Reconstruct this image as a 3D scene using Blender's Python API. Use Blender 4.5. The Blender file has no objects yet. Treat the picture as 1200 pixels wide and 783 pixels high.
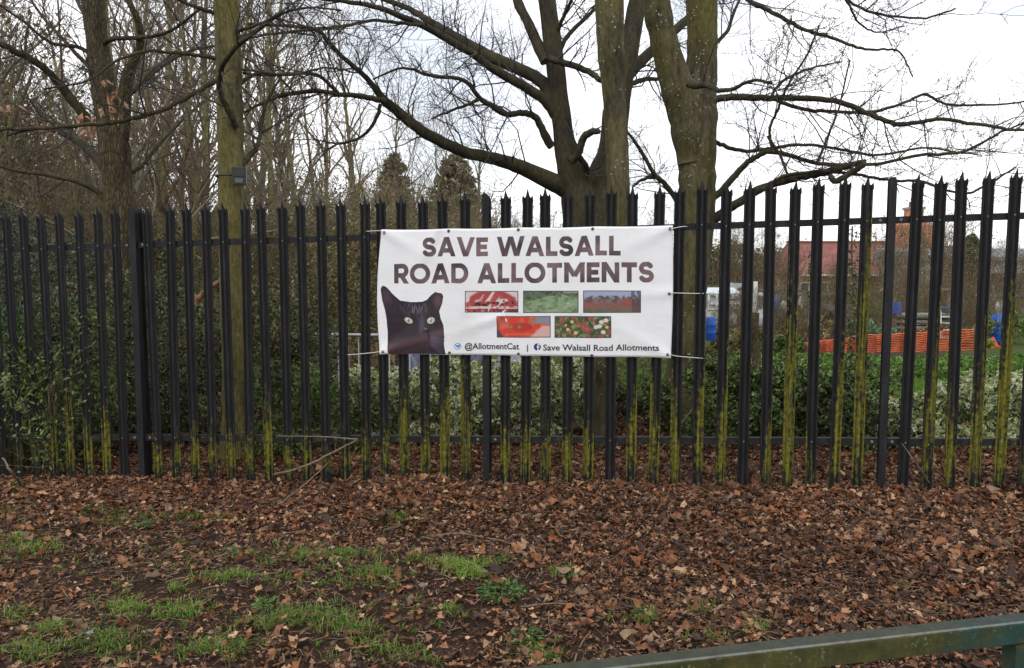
import bpy, bmesh, math, random
import numpy as np
from mathutils import Vector

# ------------------------------------------------------------------ camera, sky, sun, exposure
S = bpy.context.scene
COL = S.collection
PITCH = math.radians(4.66)
EYE = np.array([0.0, 0.0, 1.48])
FPX = 900.0
cam_data = bpy.data.cameras.new('camera')
cam_data.sensor_width = 36.0
cam_data.lens = 27.0
cam_data.clip_end = 2000.0
cam = bpy.data.objects.new('camera', cam_data)
COL.objects.link(cam)
cam.location = EYE
cam.rotation_euler = (math.pi / 2 - PITCH, 0, 0)
S.camera = cam

SUN_EL, SUN_AZ = math.radians(50), math.radians(205)     # behind the camera, a little left
world = bpy.data.worlds.new('World')
S.world = world
world.use_nodes = True
wn, wl = world.node_tree.nodes, world.node_tree.links
bg = wn['Background']
bg.inputs['Strength'].default_value = 0.1
sky = wn.new('ShaderNodeTexSky')
sky.sky_type = 'NISHITA'
sky.sun_disc = False
sky.sun_elevation = SUN_EL
sky.sun_rotation = SUN_AZ
tc = wn.new('ShaderNodeTexCoord')
cn = wn.new('ShaderNodeTexNoise')
cn.inputs['Scale'].default_value = 3.2
cn.inputs['Detail'].default_value = 4.0
wl.new(tc.outputs['Generated'], cn.inputs['Vector'])
cr = wn.new('ShaderNodeValToRGB')
cr.color_ramp.elements[0].position = 0.40
cr.color_ramp.elements[0].color = (0.5, 0.5, 0.5, 1)
cr.color_ramp.elements[1].position = 0.58
cr.color_ramp.elements[1].color = (1, 1, 1, 1)
wl.new(cn.outputs['Fac'], cr.inputs['Fac'])
mx = wn.new('ShaderNodeMix')
mx.data_type = 'RGBA'
wl.new(cr.outputs['Color'], mx.inputs['Factor'])
wl.new(sky.outputs['Color'], mx.inputs['A'])
mx.inputs['B'].default_value = (13.6, 13.7, 14.0, 1)      # bright cloud deck
wl.new(mx.outputs['Result'], bg.inputs['Color'])

sun_data = bpy.data.lights.new('sun', 'SUN')
sun_data.energy = 0.7
sun_data.angle = math.radians(25)
sun_data.color = (1.0, 0.97, 0.92)
sun = bpy.data.objects.new('sun', sun_data)
COL.objects.link(sun)
sdir = Vector((math.sin(SUN_AZ) * math.cos(SUN_EL), math.cos(SUN_AZ) * math.cos(SUN_EL), math.sin(SUN_EL)))
sun.rotation_euler = sdir.to_track_quat('Z', 'Y').to_euler()
S.view_settings.view_transform = 'Standard'
S.view_settings.look = 'None'
S.view_settings.exposure = 0.25
S.view_settings.gamma = 1.0
S.render.engine = 'CYCLES'
S.cycles.use_denoising = True
S.cycles.max_bounces = 6

# ------------------------------------------------------------------ helpers
def rng(seed):
    return np.random.default_rng(seed)

def lin(r, g, b):
    f = lambda c: (c / 255 / 12.92) if c / 255 <= 0.04045 else ((c / 255 + 0.055) / 1.055) ** 2.4
    return (f(r), f(g), f(b))

def at(px, py, Y):
    """the place a photo pixel shows, at Y metres in front of the camera"""
    u, v = (px - 600) / FPX, (391.5 - py) / FPX
    d = np.array([u, math.cos(PITCH) + v * math.sin(PITCH), -math.sin(PITCH) + v * math.cos(PITCH)])
    return EYE + d * (Y / d[1])

def gz(x, y=0.0):
    return 0.026 * np.clip(x, -6, 4) - 0.088

def ground_at(px, py):
    u, v = (px - 600) / FPX, (391.5 - py) / FPX
    d = np.array([u, math.cos(PITCH) + v * math.sin(PITCH), -math.sin(PITCH) + v * math.cos(PITCH)])
    t = 1.0
    for _ in range(30):
        p = EYE + d * t
        t = (gz(p[0]) - EYE[2]) / d[2]
    return EYE + d * t

def width_at(wpx, Y):
    return wpx * Y / FPX

class MB:
    """collects vertices and faces; build() links them as ONE mesh object"""
    def __init__(self):
        self.v, self.f, self.c, self.m, self.n = [], [], [], [], 0
    def add(self, V, F, C=None, mi=0):
        V = np.asarray(V, float).reshape(-1, 3)
        self.v.append(V)
        F = np.asarray(F, np.int64)
        self.f.append(F + self.n)
        self.m.append(np.full(len(F), mi, np.int32))
        if C is None:
            C = np.ones((len(V), 3))
        C = np.asarray(C, float)
        if C.ndim == 1:
            C = np.tile(C, (len(V), 1))
        self.c.append(C)
        self.n += len(V)
        return self
    def box(self, lo, hi, C=None, mi=0):
        (x0, y0, z0), (x1, y1, z1) = lo, hi
        V = [(x0,y0,z0),(x1,y0,z0),(x1,y1,z0),(x0,y1,z0),(x0,y0,z1),(x1,y0,z1),(x1,y1,z1),(x0,y1,z1)]
        F = [(0,3,2,1),(4,5,6,7),(0,1,5,4),(1,2,6,5),(2,3,7,6),(3,0,4,7)]
        return self.add(V, F, C, mi)
    def obox(self, p0, p1, w, h, up=(0,0,1), C=None):
        """a bar from p0 to p1, w wide across and h high"""
        p0, p1, up = np.array(p0, float), np.array(p1, float), np.array(up, float)
        t = (p1 - p0) / np.linalg.norm(p1 - p0)
        s = np.cross(t, up); s /= np.linalg.norm(s)
        n = np.cross(s, t)
        V = []
        for p in (p0, p1):
            for a, b in ((-1,-1),(1,-1),(1,1),(-1,1)):
                V.append(p + s * a * w / 2 + n * b * h / 2)
        F = [(0,1,2,3),(7,6,5,4),(0,4,5,1),(1,5,6,2),(2,6,7,3),(3,7,4,0)]
        return self.add(V, F, C)
    def tube(self, P, R, k=8, C=None, cap=True):
        P = np.asarray(P, float)[None]; R = np.asarray(R, float)
        if R.ndim == 0: R = np.full(P.shape[1], float(R))
        V, F = tubes(P, R[None], k)
        self.add(V, F, C)
        if cap:
            n = P.shape[1]
            base = self.n - len(V)
            for ring, flip in ((0, True), (n - 1, False)):
                idx = [base + ring * k + j for j in range(k)]
                cv = np.mean(V[ring * k:(ring + 1) * k], axis=0)
                ci = self.n
                col = self.c[-1][0]
                self.v.append(cv[None]); self.c.append(np.array(col)[None]); self.n += 1
                fs = [(idx[j], idx[(j + 1) % k], ci, ci) for j in range(k)]
                fs = np.array([f[:3] for f in fs])
                self.f.append(fs); self.m.append(np.zeros(len(fs), np.int32))
        return self
    def build(self, name, mat, parent=None, smooth=False, loc=None, rotz=0.0):
        me = bpy.data.meshes.new(name)
        V = np.concatenate(self.v)
        if loc is not None and parent is None:
            V = V - np.array(loc, float)
        nv = len(V)
        loops = np.concatenate([f.reshape(-1) for f in self.f])
        sizes = np.concatenate([np.full(len(f), f.shape[1], np.int64) for f in self.f])
        starts = np.concatenate([[0], np.cumsum(sizes)[:-1]])
        me.vertices.add(nv); me.vertices.foreach_set('co', V.astype(np.float32).ravel())
        me.loops.add(len(loops)); me.loops.foreach_set('vertex_index', loops.astype(np.int32))
        me.polygons.add(len(sizes))
        me.polygons.foreach_set('loop_start', starts.astype(np.int32))
        me.polygons.foreach_set('material_index', np.concatenate(self.m))
        me.polygons.foreach_set('use_smooth', np.full(len(sizes), bool(smooth)))
        ca = me.color_attributes.new('tint', 'FLOAT_COLOR', 'POINT')
        C4 = np.ones((nv, 4), np.float32); C4[:, :3] = np.concatenate(self.c)
        ca.data.foreach_set('color', C4.ravel())
        me.update(calc_edges=True)
        me.validate()
        for m in (mat if isinstance(mat, (list, tuple)) else [mat]):
            me.materials.append(m)
        o = bpy.data.objects.new(name, me)
        COL.objects.link(o)
        if parent is not None:
            o.parent = parent
        if loc is not None:
            o.location = loc
        return o

def tubes(P, R, k):
    """T tubes of n rings of k corners"""
    T, n, _ = P.shape
    t = np.gradient(P, axis=1)
    t /= np.linalg.norm(t, axis=2, keepdims=True) + 1e-9
    mean = t.mean(axis=1)
    ref = np.where(np.abs(mean[:, 2:3]) > 0.8, np.array([[1.0, 0, 0]]), np.array([[0, 0, 1.0]]))
    N = np.cross(t, ref[:, None, :]); N /= np.linalg.norm(N, axis=2, keepdims=True) + 1e-9
    B = np.cross(t, N)
    a = np.arange(k) * 2 * math.pi / k
    V = P[:, :, None, :] + R[:, :, None, None] * (N[:, :, None, :] * np.cos(a)[None, None, :, None] + B[:, :, None, :] * np.sin(a)[None, None, :, None])
    V = V.reshape(-1, 3)
    i = np.arange(T)[:, None, None] * n * k + np.arange(n - 1)[None, :, None] * k
    j = np.arange(k)[None, None, :]; j2 = (j + 1) % k
    F = np.stack([i + j, i + j2, i + k + j2, i + k + j], axis=-1).reshape(-1, 4)
    return V, F

def spline(P, m):
    """Catmull-Rom through P, m points per span"""
    P = np.asarray(P, float)
    Q = np.vstack([2 * P[0] - P[1], P, 2 * P[-1] - P[-2]])
    out = []
    for i in range(len(P) - 1):
        p0, p1, p2, p3 = Q[i:i + 4]
        for s in np.linspace(0, 1, m, endpoint=False):
            out.append(0.5 * (2 * p1 + (p2 - p0) * s + (2 * p0 - 5 * p1 + 4 * p2 - p3) * s * s + (3 * p1 - p0 - 3 * p2 + p3) * s ** 3))
    out.append(P[-1])
    return np.array(out)

def tag(o, label=None, cat=None, group=None, kind=None):
    if label: o['label'] = label
    if cat: o['category'] = cat
    if group: o['group'] = group
    if kind: o['kind'] = kind
    return o

def thing(name, label, cat, loc=(0, 0, 0), group=None, rotz=0.0):
    o = bpy.data.objects.new(name, None)
    o.empty_display_size = 0.2
    COL.objects.link(o)
    o.location = loc
    o.rotation_euler = (0, 0, rotz)
    return tag(o, label, cat, group)

def dup(root, loc, rotz=0.0, scale=1.0, label=None, group=None, sxy=None):
    r = root.copy(); COL.objects.link(r)
    r.location = loc; r.rotation_euler = (0, 0, rotz)
    r.scale = (sxy or scale, sxy or scale, scale)
    if label: r['label'] = label
    if group: r['group'] = group
    for ch in list(root.children):
        c = ch.copy(); COL.objects.link(c); c.parent = r
        for g in ch.children:
            d = g.copy(); COL.objects.link(d); d.parent = c
    return r

# ------------------------------------------------------------------ materials
def new_mat(name):
    m = bpy.data.materials.new(name); m.use_nodes = True
    nt = m.node_tree
    b = nt.nodes['Principled BSDF']
    return m, nt, b

def node(nt, kind, **kw):
    n = nt.nodes.new(kind)
    for k, v in kw.items():
        if k in n.inputs.keys(): n.inputs[k].default_value = v
        else: setattr(n, k, v)
    return n

def mixc(nt, fac, a, b, blend='MIX'):
    n = nt.nodes.new('ShaderNodeMix'); n.data_type = 'RGBA'; n.blend_type = blend
    for s, x in (('Factor', fac), ('A', a), ('B', b)):
        if isinstance(x, bpy.types.NodeSocket): nt.links.new(x, n.inputs[s])
        elif isinstance(x, (int, float)): n.inputs[s].default_value = x
        else: n.inputs[s].default_value = (*x, 1)
    return n.outputs['Result']

def noise(nt, scale, detail=3.0, rough=0.5, vec=None, mapscale=None):
    t = node(nt, 'ShaderNodeTexCoord')
    src = vec or t.outputs['Object']
    if mapscale:
        mp = node(nt, 'ShaderNodeMapping'); mp.inputs['Scale'].default_value = mapscale
        nt.links.new(src, mp.inputs['Vector']); src = mp.outputs['Vector']
    n = node(nt, 'ShaderNodeTexNoise')
    n.inputs['Scale'].default_value = scale; n.inputs['Detail'].default_value = detail; n.inputs['Roughness'].default_value = rough
    nt.links.new(src, n.inputs['Vector'])
    return n.outputs['Fac']

def ramp(nt, fac, stops):
    r = node(nt, 'ShaderNodeValToRGB')
    e = r.color_ramp.elements
    while len(e) < len(stops): e.new(0.5)
    for i, (p, c) in enumerate(stops):
        e[i].position = p
        e[i].color = (*c, 1) if isinstance(c, (tuple, list)) else (c, c, c, 1)
    nt.links.new(fac, r.inputs['Fac'])
    return r.outputs['Color']

def bump(nt, b, h, strength, dist=0.01):
    n = node(nt, 'ShaderNodeBump'); n.inputs['Strength'].default_value = strength; n.inputs['Distance'].default_value = dist
    nt.links.new(h, n.inputs['Height']); nt.links.new(n.outputs['Normal'], b.inputs['Normal'])

def plain(name, col, rough=0.6, metal=0.0, var=0.25, scale=12.0, bmp=0.1):
    m, nt, b = new_mat(name)
    f = noise(nt, scale, 4)
    lo = tuple(c * (1 - var) for c in col); hi = tuple(min(1, c * (1 + var)) for c in col)
    nt.links.new(ramp(nt, f, [(0.3, lo), (0.7, hi)]), b.inputs['Base Color'])
    b.inputs['Roughness'].default_value = rough; b.inputs['Metallic'].default_value = metal
    if bmp: bump(nt, b, f, bmp)
    return m

def tinted(name, rough=0.7, var=0.2, scale=60.0, trans=0.0, spec=0.3):
    """colour of each leaf / printed dot comes from the mesh's own tint"""
    m, nt, b = new_mat(name)
    a = node(nt, 'ShaderNodeAttribute'); a.attribute_name = 'tint'
    f = noise(nt, scale, 2)
    g = ramp(nt, f, [(0.3, 1 - var), (0.7, 1.0)])
    nt.links.new(mixc(nt, 1.0, a.outputs['Color'], g, 'MULTIPLY'), b.inputs['Base Color'])
    b.inputs['Roughness'].default_value = rough
    b.inputs['Specular IOR Level'].default_value = spec
    if trans:
        tr = node(nt, 'ShaderNodeBsdfTranslucent')
        nt.links.new(a.outputs['Color'], tr.inputs['Color'])
        ms = node(nt, 'ShaderNodeMixShader'); ms.inputs[0].default_value = trans
        nt.links.new(b.outputs[0], ms.inputs[1]); nt.links.new(tr.outputs[0], ms.inputs[2])
        nt.links.new(ms.outputs[0], nt.nodes['Material Output'].inputs['Surface'])
    return m

def bark(name, dark, light, moss, moss_amt=0.5, lichen=0.0, scale=1.0, plates=0.0):
    m, nt, b = new_mat(name)
    n1 = noise(nt, 9 * scale, 6, 0.65, mapscale=(1, 1, 0.25))
    n2 = noise(nt, 2.2 * scale, 3)
    c = ramp(nt, n1, [(0.37, dark), (0.63, light)])
    mf = ramp(nt, n2, [(0.5 - 0.3 * moss_amt, 0.0), (0.95 - 0.35 * moss_amt, 1.0)])
    c = mixc(nt, mf, c, moss)
    n3 = noise(nt, 38 * scale, 5, 0.7, mapscale=(1, 1, 0.4))
    c = mixc(nt, 0.75, c, ramp(nt, n3, [(0.36, 0.45), (0.62, 1.25)]), 'MULTIPLY')
    h = n1
    if plates:
        t = node(nt, 'ShaderNodeTexCoord'); mp = node(nt, 'ShaderNodeMapping'); mp.inputs['Scale'].default_value = (1, 1, 0.22)
        nt.links.new(t.outputs['Object'], mp.inputs['Vector'])
        v = node(nt, 'ShaderNodeTexVoronoi'); v.feature = 'DISTANCE_TO_EDGE'; v.inputs['Scale'].default_value = 34
        nt.links.new(mp.outputs['Vector'], v.inputs['Vector'])
        fr = ramp(nt, v.outputs['Distance'], [(0.0, 0.35), (0.22, 1.0)])
        c = mixc(nt, plates, c, fr, 'MULTIPLY'); h = fr
    if lichen:
        v = node(nt, 'ShaderNodeTexVoronoi'); v.inputs['Scale'].default_value = 26
        t = node(nt, 'ShaderNodeTexCoord'); nt.links.new(t.outputs['Object'], v.inputs['Vector'])
        sp = ramp(nt, v.outputs['Distance'], [(0.13, 1.0), (0.2, 0.0)])
        gate = ramp(nt, noise(nt, 5, 2), [(0.47, 0.0), (0.56, 1.0)])
        f = mixc(nt, 1.0, sp, gate, 'MULTIPLY')
        f = mixc(nt, 1.0, f, (lichen, lichen, lichen), 'MULTIPLY')
        c = mixc(nt, f, c, (0.42, 0.42, 0.34))
    nt.links.new(c, b.inputs['Base Color'])
    b.inputs['Roughness'].default_value = 0.85
    b.inputs['Specular IOR Level'].default_value = 0.2
    bump(nt, b, h, 0.9, 0.02)
    return m

M = {}
M['bark_grey'] = bark('smooth mossy bark', (0.036, 0.030, 0.016), (0.125, 0.106, 0.062), (0.110, 0.096, 0.028), 0.55, lichen=0.95)
M['bark_green'] = bark('green algae bark', (0.055, 0.047, 0.018), (0.175, 0.152, 0.076), (0.150, 0.128, 0.034), 0.65, lichen=0.35)
M['bark_oak'] = bark('furrowed brown bark', (0.052, 0.038, 0.02), (0.125, 0.094, 0.054), (0.095, 0.08, 0.03), 0.45, plates=0.75)
M['bark_dark'] = bark('dark limb bark', (0.026, 0.021, 0.015), (0.066, 0.055, 0.036), (0.06, 0.054, 0.022), 0.4)
M['bark_thin'] = bark('pale thicket bark', (0.11, 0.095, 0.05), (0.24, 0.21, 0.11), (0.24, 0.22, 0.07), 0.55)
M['twig'] = plain('twig bark', (0.042, 0.034, 0.027), 0.8, var=0.35, scale=6, bmp=0)
M['twig_brown'] = plain('brown twig bark', (0.125, 0.088, 0.055), 0.8, var=0.4, scale=3, bmp=0)
M['twig_pale'] = plain('pale brown twig bark', (0.19, 0.16, 0.105), 0.8, var=0.4, scale=3, bmp=0)
M['stick'] = plain('dry stick', (0.16, 0.12, 0.075), 0.8, var=0.4, scale=25)
M['leaf'] = tinted('leaf', 0.45, 0.25, 30, trans=0.15, spec=0.4)
M['leaf_matt'] = tinted('matt leaf', 0.7, 0.25, 30, trans=0.15, spec=0.15)
M['dead_leaf'] = tinted('dead leaf', 0.62, 0.35, 45, trans=0.05, spec=0.3)
M['grass'] = tinted('grass blade', 0.55, 0.2, 30, trans=0.25, spec=0.3)
M['print'] = tinted('printed ink', 0.42, 0.0, 30, spec=0.35)
M['white_plastic'] = plain('white plastic', (0.75, 0.75, 0.73), 0.4, var=0.05)
M['dark_metal'] = plain('dark eyelet metal', (0.09, 0.09, 0.09), 0.4, 0.8, var=0.2)
M['black_plastic'] = plain('black plastic', (0.012, 0.012, 0.012), 0.45, var=0.3)
M['galv'] = plain('galvanised steel', (0.36, 0.38, 0.39), 0.42, 0.55, var=0.2, scale=30)
M['brick'] = None
M['white_paint'] = plain('white paint', (0.72, 0.72, 0.70), 0.6, var=0.12, scale=3)
M['grubby'] = plain('grubby white cloth', (0.36, 0.36, 0.34), 0.8, var=0.4, scale=9, bmp=0.5)
M['grey_roof'] = plain('grey roof sheet', (0.22, 0.23, 0.24), 0.6, var=0.15, scale=2)
M['glass'] = plain('dull glazing', (0.45, 0.50, 0.52), 0.12, var=0.1, scale=2, bmp=0)
M['glass_dark'] = plain('dark window', (0.05, 0.06, 0.07), 0.1, var=0.2, scale=2, bmp=0)
M['blue_plastic'] = plain('blue plastic', (0.012, 0.075, 0.36), 0.4, var=0.15)
M['blue_dark'] = plain('navy tarpaulin', (0.02, 0.03, 0.075), 0.35, var=0.4, scale=8, bmp=0.5)
M['blue_grey'] = plain('grey blue tarpaulin', (0.17, 0.20, 0.25), 0.4, var=0.4, scale=8, bmp=0.5)
M['orange'] = plain('orange plastic', (0.56, 0.125, 0.05), 0.6, var=0.35, scale=5)
M['red'] = plain('red plastic', (0.5, 0.03, 0.02), 0.5, var=0.2)
M['timber'] = plain('weathered timber', (0.16, 0.125, 0.085), 0.8, var=0.45, scale=14)
M['timber_grey'] = plain('grey timber', (0.21, 0.20, 0.175), 0.8, var=0.4, scale=14)
M['timber_gold'] = plain('new timber', (0.30, 0.20, 0.09), 0.7, var=0.25, scale=14)
M['orange_bark'] = plain('split orange wood', (0.22, 0.115, 0.05), 0.8, var=0.4, scale=14)
M['stone'] = plain('stone', (0.22, 0.2, 0.18), 0.8, var=0.35, scale=20)

# brick wall
m, nt, b = new_mat('red brick')
t = node(nt, 'ShaderNodeTexCoord'); mp = node(nt, 'ShaderNodeMapping'); mp.inputs['Rotation'].default_value = (math.pi / 2, 0, 0)
nt.links.new(t.outputs['Object'], mp.inputs['Vector'])
bk = node(nt, 'ShaderNodeTexBrick'); bk.inputs['Scale'].default_value = 4.4
bk.inputs['Color1'].default_value = (0.66, 0.25, 0.13, 1); bk.inputs['Color2'].default_value = (0.56, 0.19, 0.095, 1); bk.inputs['Mortar'].default_value = (0.42, 0.33, 0.26, 1)
nt.links.new(mp.outputs['Vector'], bk.inputs['Vector'])
nt.links.new(bk.outputs['Color'], b.inputs['Base Color']); b.inputs['Roughness'].default_value = 0.85
M['brick'] = m
# tiled roof
m, nt, b = new_mat('red clay tiles')
t = node(nt, 'ShaderNodeTexCoord')
w1 = node(nt, 'ShaderNodeTexWave'); w1.bands_direction = 'Z'; w1.inputs['Scale'].default_value = 2.6; w1.inputs['Distortion'].default_value = 0.4
nt.links.new(t.outputs['Object'], w1.inputs['Vector'])
c = ramp(nt, noise(nt, 1.2, 4), [(0.3, (0.22, 0.075, 0.062)), (0.7, (0.32, 0.12, 0.10))])
nt.links.new(mixc(nt, 0.3, c, w1.outputs['Color'], 'MULTIPLY'), b.inputs['Base Color']); b.inputs['Roughness'].default_value = 0.8
M['tiles'] = m
# fence steel: black paint, dust, yellow-green algae rising from the foot of each pale
m, nt, b = new_mat('black fence paint')
oc = node(nt, 'ShaderNodeTexCoord'); sep = node(nt, 'ShaderNodeSeparateXYZ'); nt.links.new(oc.outputs['Object'], sep.inputs[0])
at_m = node(nt, 'ShaderNodeAttribute'); at_m.attribute_type = 'OBJECT'; at_m.attribute_name = 'algae'
at_s = node(nt, 'ShaderNodeAttribute'); at_s.attribute_type = 'OBJECT'; at_s.attribute_name = 'algae_side'
at_f = node(nt, 'ShaderNodeAttribute'); at_f.attribute_type = 'OBJECT'; at_f.attribute_name = 'algae_amount'
oi = node(nt, 'ShaderNodeObjectInfo')
va = node(nt, 'ShaderNodeVectorMath', operation='ADD')
sc = node(nt, 'ShaderNodeVectorMath', operation='SCALE'); sc.inputs['Scale'].default_value = 31.0
cmb = node(nt, 'ShaderNodeCombineXYZ'); nt.links.new(oi.outputs['Random'], cmb.inputs[0]); nt.links.new(oi.outputs['Random'], cmb.inputs[2])
nt.links.new(cmb.outputs[0], sc.inputs[0]); nt.links.new(sc.outputs[0], va.inputs[0]); nt.links.new(oc.outputs['Object'], va.inputs[1])
def M2(op, a, bb):
    n = node(nt, 'ShaderNodeMath', operation=op)
    for i, x in enumerate((a, bb)):
        if isinstance(x, bpy.types.NodeSocket): nt.links.new(x, n.inputs[i])
        else: n.inputs[i].default_value = x
    return n.outputs[0]
streak = noise(nt, 1.0, 5, 0.6, vec=va.outputs[0], mapscale=(62, 62, 2.2))
patch = noise(nt, 26.0, 4, 0.7, vec=va.outputs[0])
hef = M2('MULTIPLY', at_m.outputs['Fac'], M2('ADD', 1.0, M2('MULTIPLY', M2('MULTIPLY', sep.outputs['X'], at_s.outputs['Fac']), 7.0)))
lev = M2('DIVIDE', M2('SUBTRACT', hef, sep.outputs['Z']), M2('ADD', M2('MULTIPLY', at_m.outputs['Fac'], 0.36), 0.08))
lev = M2('MINIMUM', lev, 0.62)
lev = M2('MINIMUM', lev, M2('ADD', M2('MULTIPLY', M2('SUBTRACT', sep.outputs['Z'], 0.19), 5.0), 0.5))
lev = M2('ADD', lev, M2('ADD', M2('MULTIPLY', M2('SUBTRACT', streak, 0.5), 5.0), M2('MULTIPLY', M2('SUBTRACT', patch, 0.5), 4.2)))
lev = M2('MULTIPLY', lev, at_f.outputs['Fac'])
alg = ramp(nt, lev, [(0.05, 0.0), (0.65, 0.9)])
paint = ramp(nt, noise(nt, 20, 6, 0.7, vec=va.outputs[0], mapscale=(1, 1, 0.2)), [(0.33, (0.010, 0.010, 0.011)), (0.58, (0.019, 0.0185, 0.020)), (0.78, (0.045, 0.043, 0.042))])
algc = ramp(nt, noise(nt, 45, 3, vec=va.outputs[0]), [(0.3, (0.085, 0.080, 0.010)), (0.7, (0.22, 0.205, 0.022))])
nt.links.new(mixc(nt, alg, paint, algc), b.inputs['Base Color'])
rr = M2('ADD', M2('MULTIPLY', alg, 0.3), 0.62)
nt.links.new(rr, b.inputs['Roughness'])
b.inputs['Specular IOR Level'].default_value = 0.22
bump(nt, b, patch, 0.25, 0.004)
M['fence'] = m
M['bolt'] = plain('zinc bolt', (0.13, 0.13, 0.13), 0.5, 0.3, var=0.3, scale=40)
# banner vinyl
m, nt, b = new_mat('white banner vinyl')
c = ramp(nt, noise(nt, 2.5, 4), [(0.35, (0.78, 0.78, 0.79)), (0.7, (0.83, 0.83, 0.835))])
c = mixc(nt, ramp(nt, noise(nt, 1.6, 7, 0.72, mapscale=(1.5, 1.5, 0.7)), [(0.52, 0.0), (0.75, 0.32)]), c, (0.52, 0.51, 0.46))
nt.links.new(c, b.inputs['Base Color']); b.inputs['Roughness'].default_value = 0.42; b.inputs['Specular IOR Level'].default_value = 0.4
bump(nt, b, noise(nt, 4.5, 6, 0.62, mapscale=(1, 1, 1.6)), 0.3, 0.02)
M['vinyl'] = m
# heading ink: printed fur-like brown purple
m, nt, b = new_mat('brown heading ink')
c = ramp(nt, noise(nt, 7, 3), [(0.30, (0.022, 0.014, 0.017)), (0.45, (0.085, 0.050, 0.055)), (0.62, (0.165, 0.105, 0.108))])
nt.links.new(c, b.inputs['Base Color']); b.inputs['Roughness'].default_value = 0.45
M['heading'] = m
M['ink'] = plain('black ink', (0.02, 0.018, 0.02), 0.5, var=0.1, bmp=0)
M['ink_blue'] = plain('light blue ink', (0.03, 0.22, 0.55), 0.5, var=0.1, bmp=0)
M['ink_navy'] = plain('navy ink', (0.025, 0.035, 0.16), 0.5, var=0.1, bmp=0)
# knee rail paint
m, nt, b = new_mat('green rail paint')
oc = node(nt, 'ShaderNodeTexCoord'); sep = node(nt, 'ShaderNodeSeparateXYZ'); nt.links.new(oc.outputs['Object'], sep.inputs[0])
base = ramp(nt, noise(nt, 6, 4), [(0.3, (0.016, 0.042, 0.036)), (0.7, (0.030, 0.068, 0.058))])
algae = ramp(nt, noise(nt, 16, 6, 0.7), [(0.3, (0.03, 0.034, 0.011)), (0.7, (0.095, 0.082, 0.02))])
area = M2('ADD', M2('MULTIPLY', M2('SUBTRACT', 1.62, sep.outputs['X']), 1.6), M2('MULTIPLY', M2('SUBTRACT', noise(nt, 7, 5, 0.7), 0.5), 3.2))
fa = ramp(nt, area, [(0.1, 0.0), (0.75, 0.9)])
c = mixc(nt, fa, base, algae)
lich = ramp(nt, noise(nt, 85, 3, 0.6), [(0.60, 0.0), (0.68, 0.75)])
lg = ramp(nt, noise(nt, 5, 3), [(0.42, 0.0), (0.6, 1.0)])
c = mixc(nt, mixc(nt, 1.0, lich, lg, 'MULTIPLY'), c, (0.17, 0.20, 0.11))
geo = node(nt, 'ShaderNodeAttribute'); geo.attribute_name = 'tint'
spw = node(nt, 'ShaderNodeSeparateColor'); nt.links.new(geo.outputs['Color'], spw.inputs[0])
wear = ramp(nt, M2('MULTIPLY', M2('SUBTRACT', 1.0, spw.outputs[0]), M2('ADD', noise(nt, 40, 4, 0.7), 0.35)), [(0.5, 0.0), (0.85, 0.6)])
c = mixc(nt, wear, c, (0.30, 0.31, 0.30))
dust = M2('MULTIPLY', M2('SUBTRACT', 1.0, spw.outputs[1]), 0.75)
c = mixc(nt, dust, c, ramp(nt, noise(nt, 30, 5, 0.7), [(0.3, (0.022, 0.028, 0.023)), (0.7, (0.05, 0.058, 0.05))]))
nt.links.new(c, b.inputs['Base Color']); b.inputs['Roughness'].default_value = 0.7; b.inputs['Specular IOR Level'].default_value = 0.2
bump(nt, b, noise(nt, 60, 4), 0.3, 0.004)
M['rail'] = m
# soil + grass ground
m, nt, b = new_mat('soil ground')
oc = node(nt, 'ShaderNodeTexCoord'); sep = node(nt, 'ShaderNodeSeparateXYZ'); nt.links.new(oc.outputs['Object'], sep.inputs[0])
soil = ramp(nt, noise(nt, 24, 8, 0.75), [(0.3, (0.022, 0.013, 0.008)), (0.55, (0.055, 0.033, 0.021)), (0.8, (0.10, 0.066, 0.043))])
gr = ramp(nt, noise(nt, 9, 6, 0.7), [(0.3, (0.035, 0.055, 0.012)), (0.7, (0.075, 0.11, 0.022))])
far = M2('ADD', M2('SUBTRACT', sep.outputs['Y'], 8.6), M2('MULTIPLY', M2('SUBTRACT', noise(nt, 0.9, 3), 0.5), 4.0))
ff = ramp(nt, far, [(0.0, 0.0), (0.8, 1.0)])
bare = ramp(nt, noise(nt, 0.22, 3), [(0.5, 0.0), (0.6, 1.0)])
gfar = mixc(nt, bare, gr, (0.06, 0.045, 0.03))
nt.links.new(mixc(nt, ff, soil, gfar), b.inputs['Base Color']); b.inputs['Roughness'].default_value = 0.95
b.inputs['Specular IOR Level'].default_value = 0.15
bump(nt, b, noise(nt, 30, 8, 0.75), 0.9, 0.03)
M['ground'] = m

# ------------------------------------------------------------------ ground
def vn(x, y, seed=0):
    """smooth value noise"""
    def h(i, j):
        a = np.sin(i * 127.1 + j * 311.7 + seed * 74.7) * 43758.5453
        return a - np.floor(a)
    i, j = np.floor(x), np.floor(y); fx, fy = x - i, y - j
    fx = fx * fx * (3 - 2 * fx); fy = fy * fy * (3 - 2 * fy)
    return (h(i, j) * (1 - fx) + h(i + 1, j) * fx) * (1 - fy) + (h(i, j + 1) * (1 - fx) + h(i + 1, j + 1) * fx) * fy
def gh(x, y):
    near = np.clip((11 - y) / 3, 0, 1)
    return gz(x) + near * (0.05 * (vn(x * 1.3, y * 1.3, 1) - 0.5) + 0.025 * (vn(x * 5, y * 5, 2) - 0.5))
xs = np.concatenate([[-400, -200, -100, -60, -40, -28, -20, -14, -10], np.arange(-8, 8.01, 0.09), [10, 14, 20, 28, 40, 60, 100, 200, 400]])
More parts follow.
